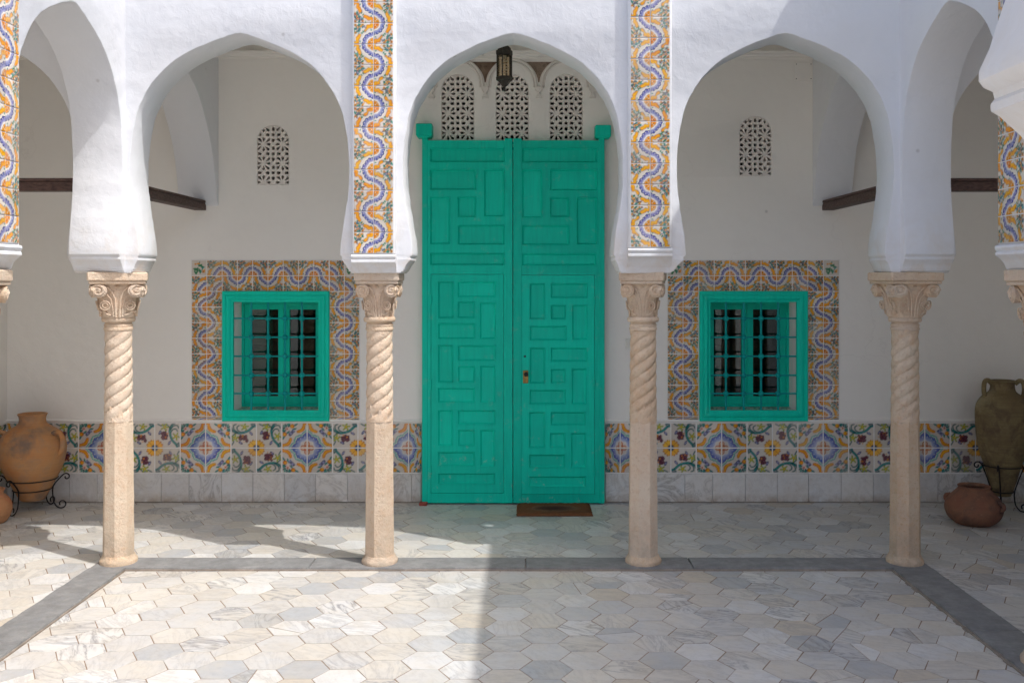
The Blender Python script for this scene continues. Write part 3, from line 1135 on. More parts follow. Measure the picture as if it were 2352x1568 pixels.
# medallion centres measured at pixel columns 473 / 703 / 934 and 1420 / 1658 / 1891 / 2123
for (cx0, x_lo, x_hi) in ((at(473, 0, YW)[0], XWL, DOORX0), (at(1424, 0, YW)[0], DOORX1, XWR)):
    k = -24
    while True:
        left = cx0 + k * dt
        k += 1
        if left + dt < x_lo + 0.02:
            continue
        if left > x_hi - 0.02:
            break
        l, r_ = max(left, x_lo), min(left + dt, x_hi)
        if r_ - l < 0.02:
            continue
        j = (k - 1) % 4                        # 0 right half of a medallion, 1 left half of a sunflower, ...
        kind = MEDAL if j in (0, 3) else SUNF
        right = 0 if j in (0, 2) else 1
        for row in (0, 1):
            zc = DZ0 + (row + 0.5) * (DZ1 - DZ0) / 2
            put_tile(back_wall, kind, right, 1 - row, (l + r_) / 2, YW - 0.006, zc, (r_ - l) - 0.0015, (DZ1 - DZ0) / 2 - 0.001)
x = XWL + 0.03
while x < XWR:
    w_ = R.choice((0.20, 0.22, 0.225, 0.23, 0.235))
    for (lo, hi) in ((XWL, DOORX0 - 0.004), (DOORX1 + 0.004, XWR)):
        a, b = max(x, lo), min(x + w_, hi)
        if b - a > 0.03:
            m = MB()
            m.box(-(b - a) / 2 + 0.0015, (b - a) / 2 - 0.0015, -0.009 - R.uniform(0, 0.003), 0.01, 0.004, DZ0 - 0.004, 0.0015)
            s = m.build('slab', SLAB, back_wall, ((a + b) / 2, YW - 0.006, 0))
    x += w_

# tile surrounds of the two windows
for wi, w_ in enumerate(WINS):
    X0, X1 = ((-2.408, -1.198), (1.019, 2.255))[wi]
    n = 11
    tw = (X1 - X0) / n
    ztop, th = 1.741, 0.1123
    m = MB()
    zb = DZ1 + 0.018
    # a bed of mortar round the frame, in four pieces
    for (a, b, c, d) in ((X0 - 0.004, w_['x0'] + 0.01, zb, ztop + 0.004), (w_['x1'] - 0.01, X1 + 0.004, zb, ztop + 0.004),
                         (w_['x0'] + 0.0102, w_['x1'] - 0.0102, WZ1 - 0.01, ztop + 0.004)):
        m.box(a, b, YW - 0.004, YW + 0.01, c, d)
    m.build('tile_bed', MORTAR, back_wall)
    for row in range(11):
        zt_ = ztop - row * th
        zb_ = max(zt_ - th, zb + 0.002)
        if zt_ - zb_ < 0.015:
            continue
        for col in range(n):
            l, r_ = X0 + col * tw, X0 + (col + 1) * tw
            side = None
            if col < 2:
                side = 'l'
                r_ = min(r_, w_['x0'])
            elif col >= n - 2:
                side = 'r'
                l = max(l, w_['x1'])
            elif row >= 2:
                continue
            if r_ - l < 0.015:
                continue
            dark = WAVED if (side == 'l' and wi == 0 and R.random() < 0.7) else WAVE
            if row == 0 and col in (0, n - 1):
                mesh, right, up = SPRIG, 1, 1
            elif side is None or (row < 2 and 2 <= col < n - 2):
                ph = col % 2
                mesh = WAVE
                # the wave runs sideways: upper tile bows round the lower edge, lower tile round the upper edge
                right = (1 if ph else 0) if row == 0 else (0 if ph else 1)
                up = 0 if row == 0 else 1
            elif row < 2:
                mesh = dark
                inner = (side == 'l' and col == 1) or (side == 'r' and col == n - 2)
                right = (1 if side == 'l' else 0) if (inner or row == 1) else 0
                up = 0
            else:
                mesh = dark
                first = (col == 0) or (col == n - 2)
                up = row % 2 if first else 1 - row % 2
                right = 1 if first else 0
            put_tile(back_wall, mesh, right, up, (l + r_) / 2, YW - 0.004, (zt_ + zb_) / 2, (r_ - l) - 0.001, (zt_ - zb_) - 0.001)

# junction plate and light switch
x0, z0 = at(1824, 186, YW)
x1, z1 = at(1867, 143, YW)
m = MB()
m.box(x0, x1, YW - 0.007, YW + 0.002, z0, z1, 0.003)
jp = tag(m.build('cover_plate', WALL), 'small square cover plate screwed high on the wall above the right window', 'cover plate')
for sx in (x0 + 0.015, x1 - 0.015):
    for sz in (z0 + 0.015, z1 - 0.015):
        m = MB()
        m.lathe([(0, 0.0035), (0.002, 0.003)], 8)
        s = m.build('screw', IRON, jp, (sx, YW - 0.007, sz))
        s.rotation_euler = (PI / 2, 0, 0)
cx, cz = at(1447, 788, YW)
sw = thing('light_switch', 'pale square light switch on the wall between the door and the right window', 'light switch', (cx, YW, cz))
m = MB()
m.box(-0.034, 0.034, -0.009, 0.001, -0.034, 0.034, 0.003)
m.build('plate', PLAST, sw)
m = MB()
m.box(-0.018, 0.018, -0.014, -0.008, -0.02, 0.02, 0.002)
m.build('rocker', PLAST, sw)

# ------------------------------------------------------------------ outer walls, ceilings, roofs, dark box behind
def slab_wall(name, x0, x1, y0, y1, z0, z1, mat, label):
    m = MB()
    m.box(x0, x1, y0, y1, z0, z1)
    return tag(m.build(name, mat), label, 'wall', kind='thing')


gl = slab_wall('gallery_wall', XWL - 0.2, XWL, YOUT, YW - 0.001, -0.1, 3.7, WALL, 'plain off white side wall behind the orange clay amphora')
gr = slab_wall('gallery_wall', XWR, XWR + 0.2, YOUT, YW - 0.001, -0.1, 3.7, WALL, 'plain off white side wall behind the olive amphora')
def tilebed(wall, x, s):
    m = MB()
    m.box(min(x, x + s * 0.006), max(x, x + s * 0.006), 3.0, YW - 0.02, DZ0 - 0.002, DZ1 + 0.006)
    m.build('tile_bed', MORTAR, wall)
    y, k = YW - 0.025 - dt / 2, 0
    while y > 4.6:
        for row in (0, 1):
            j = k % 4
            right = (0 if j in (0, 2) else 1)
            kind = SUNF if j in (0, 3) else MEDAL
            if s < 0:
                right = 1 - right
            put_tile(wall, kind, 1 - right, 1 - row, x + s * 0.006, y, DZ0 + (row + 0.5) * 0.18, dt - 0.002, 0.179, s * PI / 2)
        y -= dt
        k += 1
    y = YW - 0.02
    while y > 4.6:
        m = MB()
        m.box(min(x, x + s * 0.01), max(x, x + s * 0.01), y - 0.218, y, 0.004, DZ0 - 0.004, 0.0015)
        m.build('slab', SLAB, wall)
        y -= 0.222


tilebed(gl, XWL, 1)
tilebed(gr, XWR, -1)
m = MB()
for (a, b, c, d) in ((XWL, XWR, YB + 0.002, YW), (XWL, XL0 - 0.002, YN1 + 0.002, YF - 0.002), (XR1 + 0.002, XWR, YN1 + 0.002, YF - 0.002)):
    m.box(a - 0.1 if a == XWL else a, b + 0.1 if b == XWR else b, c, d + (0.1 if d == YW else 0), ZCEIL, ZCEIL + 0.2)
tag(m.build('ceiling', WALL), kind='structure')
m = MB()
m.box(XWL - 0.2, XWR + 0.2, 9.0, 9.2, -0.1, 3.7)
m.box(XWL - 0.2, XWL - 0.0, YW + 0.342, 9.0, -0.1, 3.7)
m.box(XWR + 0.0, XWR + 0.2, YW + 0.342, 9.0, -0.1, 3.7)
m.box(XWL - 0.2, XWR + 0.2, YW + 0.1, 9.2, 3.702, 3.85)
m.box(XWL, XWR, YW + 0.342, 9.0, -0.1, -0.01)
tag(m.build('dark_room_box', DARK), kind='structure')  # box added to shut out skylight; its dark colour stands for unlit depth

# wooden tie beams under the gallery arches
def beam(x0, x1, y0, y1, label):
    t = thing('tie_beam', label, 'wooden beam', ((x0 + x1) / 2, (y0 + y1) / 2, 2.10), group='dark wooden tie beams under the gallery arches')
    hx, hy = (x1 - x0) / 2, (y1 - y0) / 2
    m = MB()
    m.box(-hx, hx, -hy, hy, 0.0, 0.052, 0.003)
    m.build('plank', BEAM, t)
    m = MB()
    if hx > hy:
        m.box(-hx, hx, -hy - 0.006, hy + 0.006, 0.0525, 0.07, 0.003)
    else:
        m.box(-hx - 0.006, hx + 0.006, -hy, hy, 0.0525, 0.07, 0.003)
    m.build('capping', BEAM, t)


beam(-2.39, -2.305, YB - 0.08, YW + 0.02, 'dark beam running from the left corner pier back to the rear wall')
beam(2.135, 2.22, YB - 0.08, YW + 0.02, 'dark beam running from the right corner pier back to the rear wall')
beam(XWL - 0.02, XL0 + 0.06, YC - 0.045, YC + 0.045, 'dark beam crossing the left gallery above the orange clay amphora')
beam(XR1 - 0.06, XWR + 0.02, YC - 0.045, YC + 0.045, 'dark beam crossing the right gallery above the olive amphora')

# ------------------------------------------------------------------ floors
CZ = -0.012                               # the court lies a little lower than the galleries
SX0, SX1, SX2, SX3 = -2.42, -2.225, 2.035, 2.25
SY0, SY1 = 5.432, 5.632
SN0, SN1 = 0.72, 0.95
m = MB()
m.box(-40, 40, -40, 40, -0.3, CZ - 0.012)
ground = tag(m.build('ground', m_simple('pale bounce ground', (0.55, 0.52, 0.47), 0.9, 0, 0.2, 3)), kind='structure')  # unseen sheet, coloured pale to bounce sunlight into the gallery
m = MB()
m.add([(SX1, SN1, CZ - 0.0016), (SX2, SN1, CZ - 0.0016), (SX2, SY0, CZ - 0.0016), (SX1, SY0, CZ - 0.0016)], [(0, 1, 2, 3)])
court = tag(m.build('court_floor', GROUT), kind='structure')
m = MB()
for (a, b, c, d) in ((XWL, XWR, SY1, YW), (XWL, XWR, YOUT, SN0), (XWL, SX0, SN0, SY1), (SX3, XWR, SN0, SY1)):
    m.box(a, b, c, d, CZ - 0.0105, -0.0016)
gallery = tag(m.build('gallery_floor', GROUT), kind='structure')

PC, PH = 0.1679, 0.1938                   # column pitch and row pitch of the hexagons
S0 = PC / 1.5


def hexagon(cx, cy, s):
    return [(cx + s * math.cos(k * PI / 3), cy + s * math.sin(k * PI / 3)) for k in range(6)]


def shrink(poly, d):
    """Inset a convex counter-clockwise polygon by d."""
    out = poly
    for i in range(len(poly)):
        a, b = poly[i], poly[(i + 1) % len(poly)]
        L = math.hypot(b[0] - a[0], b[1] - a[1])
        if L < 1e-6:
            continue
        n = (-(b[1] - a[1]) / L, (b[0] - a[0]) / L)
        out = clip_half(out, n, n[0] * a[0] + n[1] * a[1] + d)
        if len(out) < 3:
            return []
    return out


def clean(poly):
    out = []
    for p in poly:
        if not out or math.hypot(p[0] - out[-1][0], p[1] - out[-1][1]) > 0.003:
            out.append(p)
    if len(out) > 1 and math.hypot(out[0][0] - out[-1][0], out[0][1] - out[-1][1]) < 0.003:
        out.pop()
    return out


def in_view(x, y, z):
    if y < 0.3:
        return False
    u, v = CU + x * F / y, CV + (EYE - z) * F / y
    return -70 < u < 2422 and v < 1600


def hex_field(region, z, anchor):
    """region(poly, cx, cy) -> list of clipped polygons."""
    out = []
    ax, ay = anchor
    for i in range(-30, 31):
        for j in range(-40, 41):
            cx = ax + i * PC
            cy = ay + (j + (0.5 if i % 2 else 0.0)) * PH
            h = hexagon(cx, cy, S0)
            rot = R.uniform(-0.012, 0.012)
            h = [(cx + (a - cx) * math.cos(rot) - (b - cy) * math.sin(rot) + R.uniform(-0.0012, 0.0012),
                  cy + (a - cx) * math.sin(rot) + (b - cy) * math.cos(rot) + R.uniform(-0.0012, 0.0012)) for a, b in h]
            for p in region(h, cx, cy):
                p = clean(p)
                if len(p) < 3 or area(p) < 0.0008:
                    continue
                parts = [p]
                if R.random() < 0.07 and area(p) > 0.02:
                    a = R.uniform(0, PI)
                    n = (math.cos(a), math.sin(a))
                    d = n[0] * (cx + R.uniform(-0.03, 0.03)) + n[1] * (cy + R.uniform(-0.03, 0.03))
                    parts = [clip_half(p, n, d), clip_half(p, (-n[0], -n[1]), -d)]
                for q in parts:
                    q = clean(shrink(clean(q), R.uniform(0.0014, 0.0030)))
                    if len(q) >= 3 and area(q) > 0.0006:
                        out.append(q)
    return out


def lay(polys, z, parent, limit):
    def key(p):
        cx, cy = sum(a for a, b in p) / len(p), sum(b for a, b in p) / len(p)
        return (0 if in_view(cx, cy, z) else 1, -area(p) / max(cy, 0.3) ** 3)
    polys = sorted(polys, key=key)
    rest = MB()
    for k, p in enumerate(polys):
        cx, cy = sum(a for a, b in p) / len(p), sum(b for a, b in p) / len(p)
        dz = R.uniform(-0.0003, 0.0005)
        if k < limit and in_view(cx, cy, z):
            m = MB()
            m.prism([(a - cx, b - cy) for a, b in p], -0.007, 0.0, 'z', 0.0008)
            o = m.build('tile', HEX, parent, (cx, cy, z + dz), smooth=False)
            o.rotation_euler = (R.uniform(-0.003, 0.003), R.uniform(-0.003, 0.003), 0)
        else:
            rest.prism([(a, b) for a, b in p], z - 0.007 + dz, z + dz, 'z', 0.0008)
    if rest.v:
        tag(rest.build('paving', HEX, parent, smooth=False), kind='stuff')


def court_region(h, cx, cy):
    h = clip_half(h, (1, 0), SX1 + 0.004)
    h = clip_half(h, (-1, 0), -(SX2 - 0.004))
    h = clip_half(h, (0, -1), -(SY0 - 0.004))
    h = clip_half(h, (0, 1), SN1 + 0.004)
    return [h] if len(h) >= 3 else []


def gallery_region(h, cx, cy):
    for n, d in (((1, 0), XWL + 0.012), ((-1, 0), -(XWR - 0.012)), ((0, -1), -(YW - 0.018)), ((0, 1), YOUT)):
        h = clip_half(h, n, d)
    if len(h) < 3:
        return []
    inside = lambda p: SX0 < p[0] < SX3 and SN0 < p[1] < SY1
    if not any(inside(p) for p in h):
        return [h]
    if all(inside(p) for p in h):
        return []
    g = {'t': max(p[1] for p in h) - SY1, 'b': SN0 - min(p[1] for p in h), 'l': SX0 - min(p[0] for p in h), 'r': max(p[0] for p in h) - SX3}
    k = max(g, key=g.get)
    n, d = {'t': ((0, 1), SY1 + 0.004), 'b': ((0, -1), -(SN0 - 0.004)), 'l': ((-1, 0), -(SX0 - 0.004)), 'r': ((1, 0), SX3 + 0.004)}[k]
    h = clip_half(h, n, d)
    return [h] if len(h) >= 3 else []


lay(hex_field(court_region, CZ, (0.4206, 4.252)), CZ, court, 290)
lay(hex_field(gallery_region, 0.0, (0.47, 6.02)), 0.0, gallery, 296)

# slate border stones between the columns
def border(x0, x1, y0, y1, n):
    along_x = (x1 - x0) > (y1 - y0)
    lo, hi = (x0, x1) if along_x else (y0, y1)
    cuts = [lo] + sorted(lo + (hi - lo) * (k + R.uniform(-0.22, 0.22)) / n for k in range(1, n)) + [hi]
    for a, b in zip(cuts[:-1], cuts[1:]):
        m = MB()
        if along_x:
            pts = [(a + 0.002, y0), (b - 0.002, y0), (b - 0.002, y1), (a + 0.002, y1)]
        else:
            pts = [(x0, a + 0.002), (x1, a + 0.002), (x1, b - 0.002), (x0, b - 0.002)]
        dense = []
        for i in range(4):
            p, q = pts[i], pts[(i + 1) % 4]
            k = max(1, int(math.hypot(q[0] - p[0], q[1] - p[1]) / 0.06))
            for s in range(k):
                t = s / k
                w_ = 0.0 if s == 0 else R.uniform(-0.0035, 0.0035)
                e = (q[0] - p[0], q[1] - p[1])
                L = math.hypot(*e)
                dense.append((p[0] + e[0] * t - e[1] / L * w_, p[1] + e[1] * t + e[0] / L * w_))
        m.prism(dense, CZ - 0.01, 0.005 + R.uniform(0, 0.002), 'z', 0.004)
        m.build('border_stone', SLATE, court, smooth=False)


border(SX0, SX3, SY0, SY1, 4)
border(SX0, SX1, SN1, SY0 - 0.002, 4)
border(SX2, SX3, SN1, SY0 - 0.002, 4)
border(SX0, SX3, SN0, SN1 - 0.002, 4)
# rough mortar edge below the border stones, on the court side
m = MB()
for (a, b, c, d) in ((SX1, SX2, SY0 - 0.004, SY0 + 0.004), (SX2 - 0.010, SX2 + 0.004, SN1, SY0 - 0.01), (SX1 - 0.004, SX1 + 0.003, SN1, SY0 - 0.01)):
    m.box(a, b, c, d, CZ - 0.003, -0.003, 0.002)
for k in range(46):
    y = SN1 + 0.05 + (SY0 - SN1 - 0.1) * k / 45
    w_, l_ = R.uniform(0.006, 0.022), R.uniform(0.05, 0.09)
    m.box(SX2 - w_, SX2 + 0.002, y - l_ / 2, y + l_ / 2, CZ - 0.004, CZ + R.uniform(0.003, 0.011), 0.002)
m.build('mortar_edge', m_stone('rough bed mortar', (0.30, 0.25, 0.20), (0.40, 0.33, 0.27), (0.20, 0.14, 0.10)), court)

# ------------------------------------------------------------------ columns
def make_column(label, loc, rz=0.0, cs=1.0, group='twisted stone columns of the arcades', first=None):
    if first is not None:
        t = first.copy()
        COL.objects.link(t)
        t.location = loc
        t.rotation_euler = (0, 0, rz)
        t['label'] = label
        for ch in first.children:
            c = ch.copy()
            COL.objects.link(c)
            c.parent = t
            if c.name.startswith(('capital', 'abacus')):
                c.scale = (cs, cs, 1)
            if c.name.startswith('twisted'):
                c.rotation_euler = (0, 0, R.uniform(0, 6))
            for g in ch.children:
                d = g.copy()
                COL.objects.link(d)
                d.parent = c
        return t
    t = thing('column', label, 'column', loc, rz, group)
    oc = PI / 8 + 0.18
    m = MB()
    m.lathe([(0.0, 0.102), (0.014, 0.103), (0.024, 0.099), (0.032, 0.092), (0.046, 0.086)], 16, rot=oc, wob=0.02)
    m.build('base', STONE, t, ang=50)
    m = MB()
    rings = []
    for k in range(28):
        z = 0.045 + 0.80 * k / 27
        r = 0.0860 - 0.007 * k / 27
        if k > 25:
            r -= 0.005 * (k - 25)
        ring = []
        for i in range(24):
            a = oc + 2 * PI * i / 24
            loc_a = ((a - oc) % (PI / 4)) - PI / 8
            rr = r * math.cos(PI / 8) / math.cos(loc_a)
            rr = rr * 0.96 + r * 0.04 * 0.97 + 0.0009 * math.sin(17 * a + 31 * z) + R.uniform(-0.0005, 0.0005)
            ring.append((rr * math.cos(a), rr * math.sin(a), z))
        rings.append(ring)
    m.loft(rings)
    # pointed leaf ends where the octagon meets the twist
    m.build('octagonal_shaft', STONE, t, ang=28)
    m = MB()
    for i in range(8):
        a = oc + PI / 8 + 2 * PI * i / 8
        ca, sa = math.cos(a), math.sin(a)
        P = lambda s, z, r_: (r_ * ca - s * sa, r_ * sa + s * ca, z)
        m.add([P(-0.03, 0.77, 0.066), P(0.03, 0.77, 0.066), P(0.0, 0.915, 0.070), P(-0.027, 0.77, 0.0722), P(0.027, 0.77, 0.0722), P(0.0, 0.885, 0.0765)],
              [(3, 4, 5), (0, 3, 5, 2), (4, 1, 2, 5), (0, 1, 4, 3)])
    m.build('leaf_collar', STONE, t, smooth=False)
    m = MB()
    rings = []
    z0, z1, pitch, ns = 0.80, 1.322, 0.262, 4
    for k in range(72):
        z = z0 + (z1 - z0) * k / 71
        fade = min(1.0, (z - z0) / 0.06 + 0.2, (z1 - z) / 0.045)
        ring = []
        for i in range(54):
            a = 2 * PI * i / 54
            ph = (a - 2 * PI * z / pitch) * ns / (2 * PI) % 1.0
            lobe = abs(math.sin(PI * ph)) ** 0.45
            bead = math.exp(-((min(ph, 1 - ph) - 0.13) / 0.045) ** 2)
            r = 0.0775 - fade * (0.0155 * (1 - lobe)) + fade * 0.003 * bead + R.uniform(-0.0004, 0.0004)
            r *= 1.0 - 0.05 * (z - z0) / (z1 - z0)
            r += 0.0012 * math.sin(3.1 * a + 41 * z) * math.sin(23 * z)
            ring.append((r * math.cos(a), r * math.sin(a), z))
        rings.append(ring)
    m.loft(rings)
    m.build('twisted_shaft', STONE, t, ang=55)
    m = MB()
    m.lathe([(1.306, 0.066), (1.312, 0.077), (1.322, 0.079), (1.330, 0.074), (1.336, 0.077), (1.343, 0.077), (1.349, 0.0715), (1.356, 0.0715), (1.358, 0.084),
             (1.364, 0.089), (1.376, 0.090), (1.385, 0.085), (1.388, 0.074)], 36, wob=0.006)
    m.build('neck_ring', STONE, t, ang=45)
    # capital
    m = MB()
    rings = []
    for k in range(14):
        f = k / 13
        z = 1.384 + 0.19 * f
        half = 0.072 + 0.024 * f ** 1.5
        e = 2.2 + 5 * f
        ring = []
        for i in range(64):
            a = 2 * PI * i / 64
            ca, sa = math.cos(a), math.sin(a)
            r = half / (abs(ca) ** e + abs(sa) ** e) ** (1 / e)
            r += 0.0022 * math.sin(8 * a) * math.sin(PI * f * 3.0) * (1 - f)
            ring.append((r * ca, r * sa, z))
        rings.append(ring)
    m.loft(rings)
    for q in range(4):
        M = Matrix.Rotation(q * PI / 2, 3, 'Z')

        def T(p):
            return tuple(M @ Vector(p))
        for s in (-1, 1):
            m.tube([T((s * x_, -y_, z_)) for x_, y_, z_ in ((0.008, 0.076, 1.388), (0.009, 0.079, 1.44), (0.012, 0.085, 1.49), (0.024, 0.094, 1.53), (0.045, 0.1, 1.556))], 0.0052, 6)
            m.tube([T((s * x_, -y_, z_)) for x_, y_, z_ in ((0.018, 0.074, 1.39), (0.022, 0.079, 1.44), (0.030, 0.085, 1.49), (0.046, 0.092, 1.515))], 0.004, 6)
            # carved rosette and curl beside the stems
            for rr in (0.021, 0.011):
                pts = [T((s * 0.052 + rr * math.cos(b), -(0.0745 + 0.012 * (rr * math.sin(b) + 0.06) / 0.06), 1.452 + rr * 1.15 * math.sin(b))) for b in (2 * PI * w_ / 14 for w_ in range(15))]
                m.tube(pts, 0.0032, 6)
            m.tube([T((s * x_, -y_, z_)) for x_, y_, z_ in ((0.03, 0.072, 1.398), (0.045, 0.073, 1.404), (0.055, 0.07, 1.415), (0.05, 0.074, 1.423))], 0.0045, 6)
        m.lathe([(0, 0.012), (0.006, 0.006)], 8, T((0, -0.094, 1.556)))
    cap = m.build('capital', STONE, t, ang=45)
    for q in range(4):
        for s in (-1, 1):
            m = MB()
            m.lathe([(-0.012, 0.036), (0.010, 0.038), (0.0125, 0.035)], 24)
            sp = []
            for k in range(40):
                a = k / 39 * 2 * PI * 1.6
                r = 0.0345 * (1 - k / 46)
                sp.append((s * r * math.cos(a), r * math.sin(a), 0.0135))
            m.tube(sp, 0.006, 6)
            m.lathe([(0.011, 0.007), (0.018, 0.004)], 10)
            v = m.build('volute', STONE, cap, ang=40)
            M = Matrix.Rotation(q * PI / 2, 4, 'Z') @ Matrix.Translation((s * 0.077, -0.097, 1.534)) @ Matrix.Rotation(s * 0.22, 4, 'Z') @ Matrix.Rotation(PI / 2, 4, 'X')
            v.matrix_local = M
    m = MB()
    m.box(-0.118, 0.118, -0.118, 0.118, 1.571, 1.5885, 0.004)
    m.box(-0.125, 0.125, -0.125, 0.125, 1.588, 1.6375, 0.006)
    ab = m.build('abacus', STONE, t, ang=30)
    return t


c0 = make_column('sunlit twisted stone column standing between the left window and the green door', (COLX[1], YC, 0.005), 0.0)
make_column('sunlit twisted corner column next to the orange clay amphora', (COLX[0], YC, 0.005), 0.35, 1.24, first=c0)
make_column('twisted stone column in the shade between the green door and the right window', (COLX[2], YC, 0.005), -0.2, first=c0)
make_column('shaded twisted corner column next to the round clay pot', (COLX[3], YC, 0.005), 0.1, 1.22, first=c0)
make_column('column cut off by the left edge of the photo, only its capital showing', (COLX[0], SIDEY[1], 0.005), 0.2, first=c0)
make_column('column at the right edge of the photo, only a sliver of shaft and base', (2.168, SIDEY[1], 0.005), 0.0, first=c0)
hid = 'twisted stone column of the arcades behind the viewpoint, outside the photo'
for (x, y) in ((COLX[0], SIDEY[2]), (2.137, SIDEY[2]), (COLX[0], YNA), (COLX[1], YNA), (COLX[2], YNA), (COLX[3], YNA)):
    far_ = make_column(hid, (x, y, 0.005), R.uniform(-0.3, 0.3), first=c0)
    far_.scale = (1, 1, 1.032 if y == YNA else 1.0)

# ------------------------------------------------------------------ the green door
YD = 6.98


def p3(x, y):
    return at((1000 + x / 2.45) * 0.91875, (60 + y / 2.45) * 0.91875, YD)


def p7(x, y):
    return at((1040 + x / 2.306) * 0.91875, (640 + y / 2.306) * 0.91875, YD)


def rect3(a):
    (x0, z1), (x1, z0) = p3(a[0], a[2]), p3(a[1], a[3])
    return [x0, x1, z0, z1]


def rect7(a):
    (x0, z1), (x1, z0) = p7(a[0], a[2]), p7(a[1], a[3])
    return [x0, x1, z0, z1]


def board(x0, x1, z0, z1, yf, yb, holes, through=()):
    """Front board with rectangular recesses."""
    xs = sorted({x0, x1, *[h[i] for h in list(holes) + list(through) for i in (0, 1)]})
    zs = sorted({z0, z1, *[h[i] for h in list(holes) + list(through) for i in (2, 3)]})
    allh = list(holes) + list(through)
    solid = lambda i, j: 0 <= i < len(xs) - 1 and 0 <= j < len(zs) - 1 and not any(
        h[0] - 1e-6 < (xs[i] + xs[i + 1]) / 2 < h[1] and h[2] < (zs[j] + zs[j + 1]) / 2 < h[3] for h in allh)
    m = MB()
    for i in range(len(xs) - 1):
        for j in range(len(zs) - 1):
            if not solid(i, j):
                continue
            a, b, c, d = xs[i], xs[i + 1], zs[j], zs[j + 1]
            m.add([(a, yf, c), (b, yf, c), (b, yf, d), (a, yf, d)], [(0, 1, 2, 3)])
            m.add([(a, yb, c), (b, yb, c), (b, yb, d), (a, yb, d)], [(3, 2, 1, 0)])
            if not solid(i - 1, j):
                m.add([(a, yf, c), (a, yf, d), (a, yb, d), (a, yb, c)], [(0, 1, 2, 3)])
            if not solid(i + 1, j):
                m.add([(b, yf, c), (b, yb, c), (b, yb, d), (b, yf, d)], [(0, 1, 2, 3)])
            if not solid(i, j - 1):
                m.add([(a, yf, c), (a, yb, c), (b, yb, c), (b, yf, c)], [(0, 1, 2, 3)])
            if not solid(i, j + 1):
                m.add([(a, yf, d), (b, yf, d), (b, yb, d), (a, yb, d)], [(0, 1, 2, 3)])
    return m


def panel(h, yf, parent, deep=0.014):
    x0, x1, z0, z1 = h
    cx, cz = (x0 + x1) / 2, (z0 + z1) / 2
    hx, hz = (x1 - x0) / 2 - 0.0004, (z1 - z0) / 2 - 0.0004
    rings = []
    for (i, y) in ((0.0, 0.05), (0.0, -0.002), (0.0025, -0.0035), (0.0045, -0.002), (0.0055, 0.001), (0.0125, deep - 0.002), (0.0135, deep), (0.018, deep)):
        rings.append([(-hx + i, y, -hz + i), (hx - i, y, -hz + i), (hx - i, y, hz - i), (-hx + i, y, hz - i)])
    m = MB()
    m.loft(rings)
    return m.build('panel', GREEN, parent, (cx, yf, cz), smooth=False)


door = thing('double_door', 'tall green double door with sunken panels in the middle of the rear wall', 'door', ((DOORX0 + DOORX1) / 2, YW, 0.0))
door_parts = []
LEAF = [(p3(135, 0)[0], p3(689.4, 0)[0]), (p3(693.4, 0)[0], p3(1253, 0)[0])]
UPPER = [[(182, 640, 757, 848), (182, 468, 888, 1018), (512, 640, 888, 1182), (182, 308, 1055, 1350), (350, 468, 1055, 1185), (352, 640, 1228, 1352), (182, 640, 1400, 1478)],
         [(745, 1210, 757, 850), (745, 873, 888, 1188), (916, 1210, 888, 1022), (916, 1038, 1060, 1185), (1080, 1208, 1058, 1352), (745, 1038, 1230, 1355), (745, 1205, 1403, 1480)]]
WICK = [(85, 505, 103, 1365), (607, 1030, 108, 1372)]
LOWER = [[(125, 217, 145, 360), (238, 460, 145, 238), (238, 340, 260, 358), (365, 460, 265, 478), (125, 342, 385, 478),
          (125, 215, 510, 728), (238, 460, 512, 605), (240, 340, 632, 728), (368, 458, 630, 845), (125, 340, 758, 845),
          (125, 213, 885, 1093), (238, 458, 885, 970), (240, 340, 998, 1093), (368, 455, 998, 1213), (125, 340, 1125, 1210), (125, 455, 1248, 1315)],
         [(653, 745, 155, 365), (775, 990, 155, 242), (775, 865, 280, 365), (898, 990, 280, 482), (653, 868, 400, 487),
          (653, 745, 525, 735), (775, 988, 525, 608), (775, 862, 648, 732), (895, 985, 645, 855), (653, 865, 768, 855),
          (650, 745, 895, 1105), (775, 978, 895, 975), (770, 862, 1015, 1103), (892, 982, 1015, 1220), (650, 860, 1140, 1220), (650, 980, 1265, 1330)]]
dx0, dy0 = door.location.x, door.location.y


def under_door(o):
    o.parent = door
    o.location = o.location - door.location
    return o


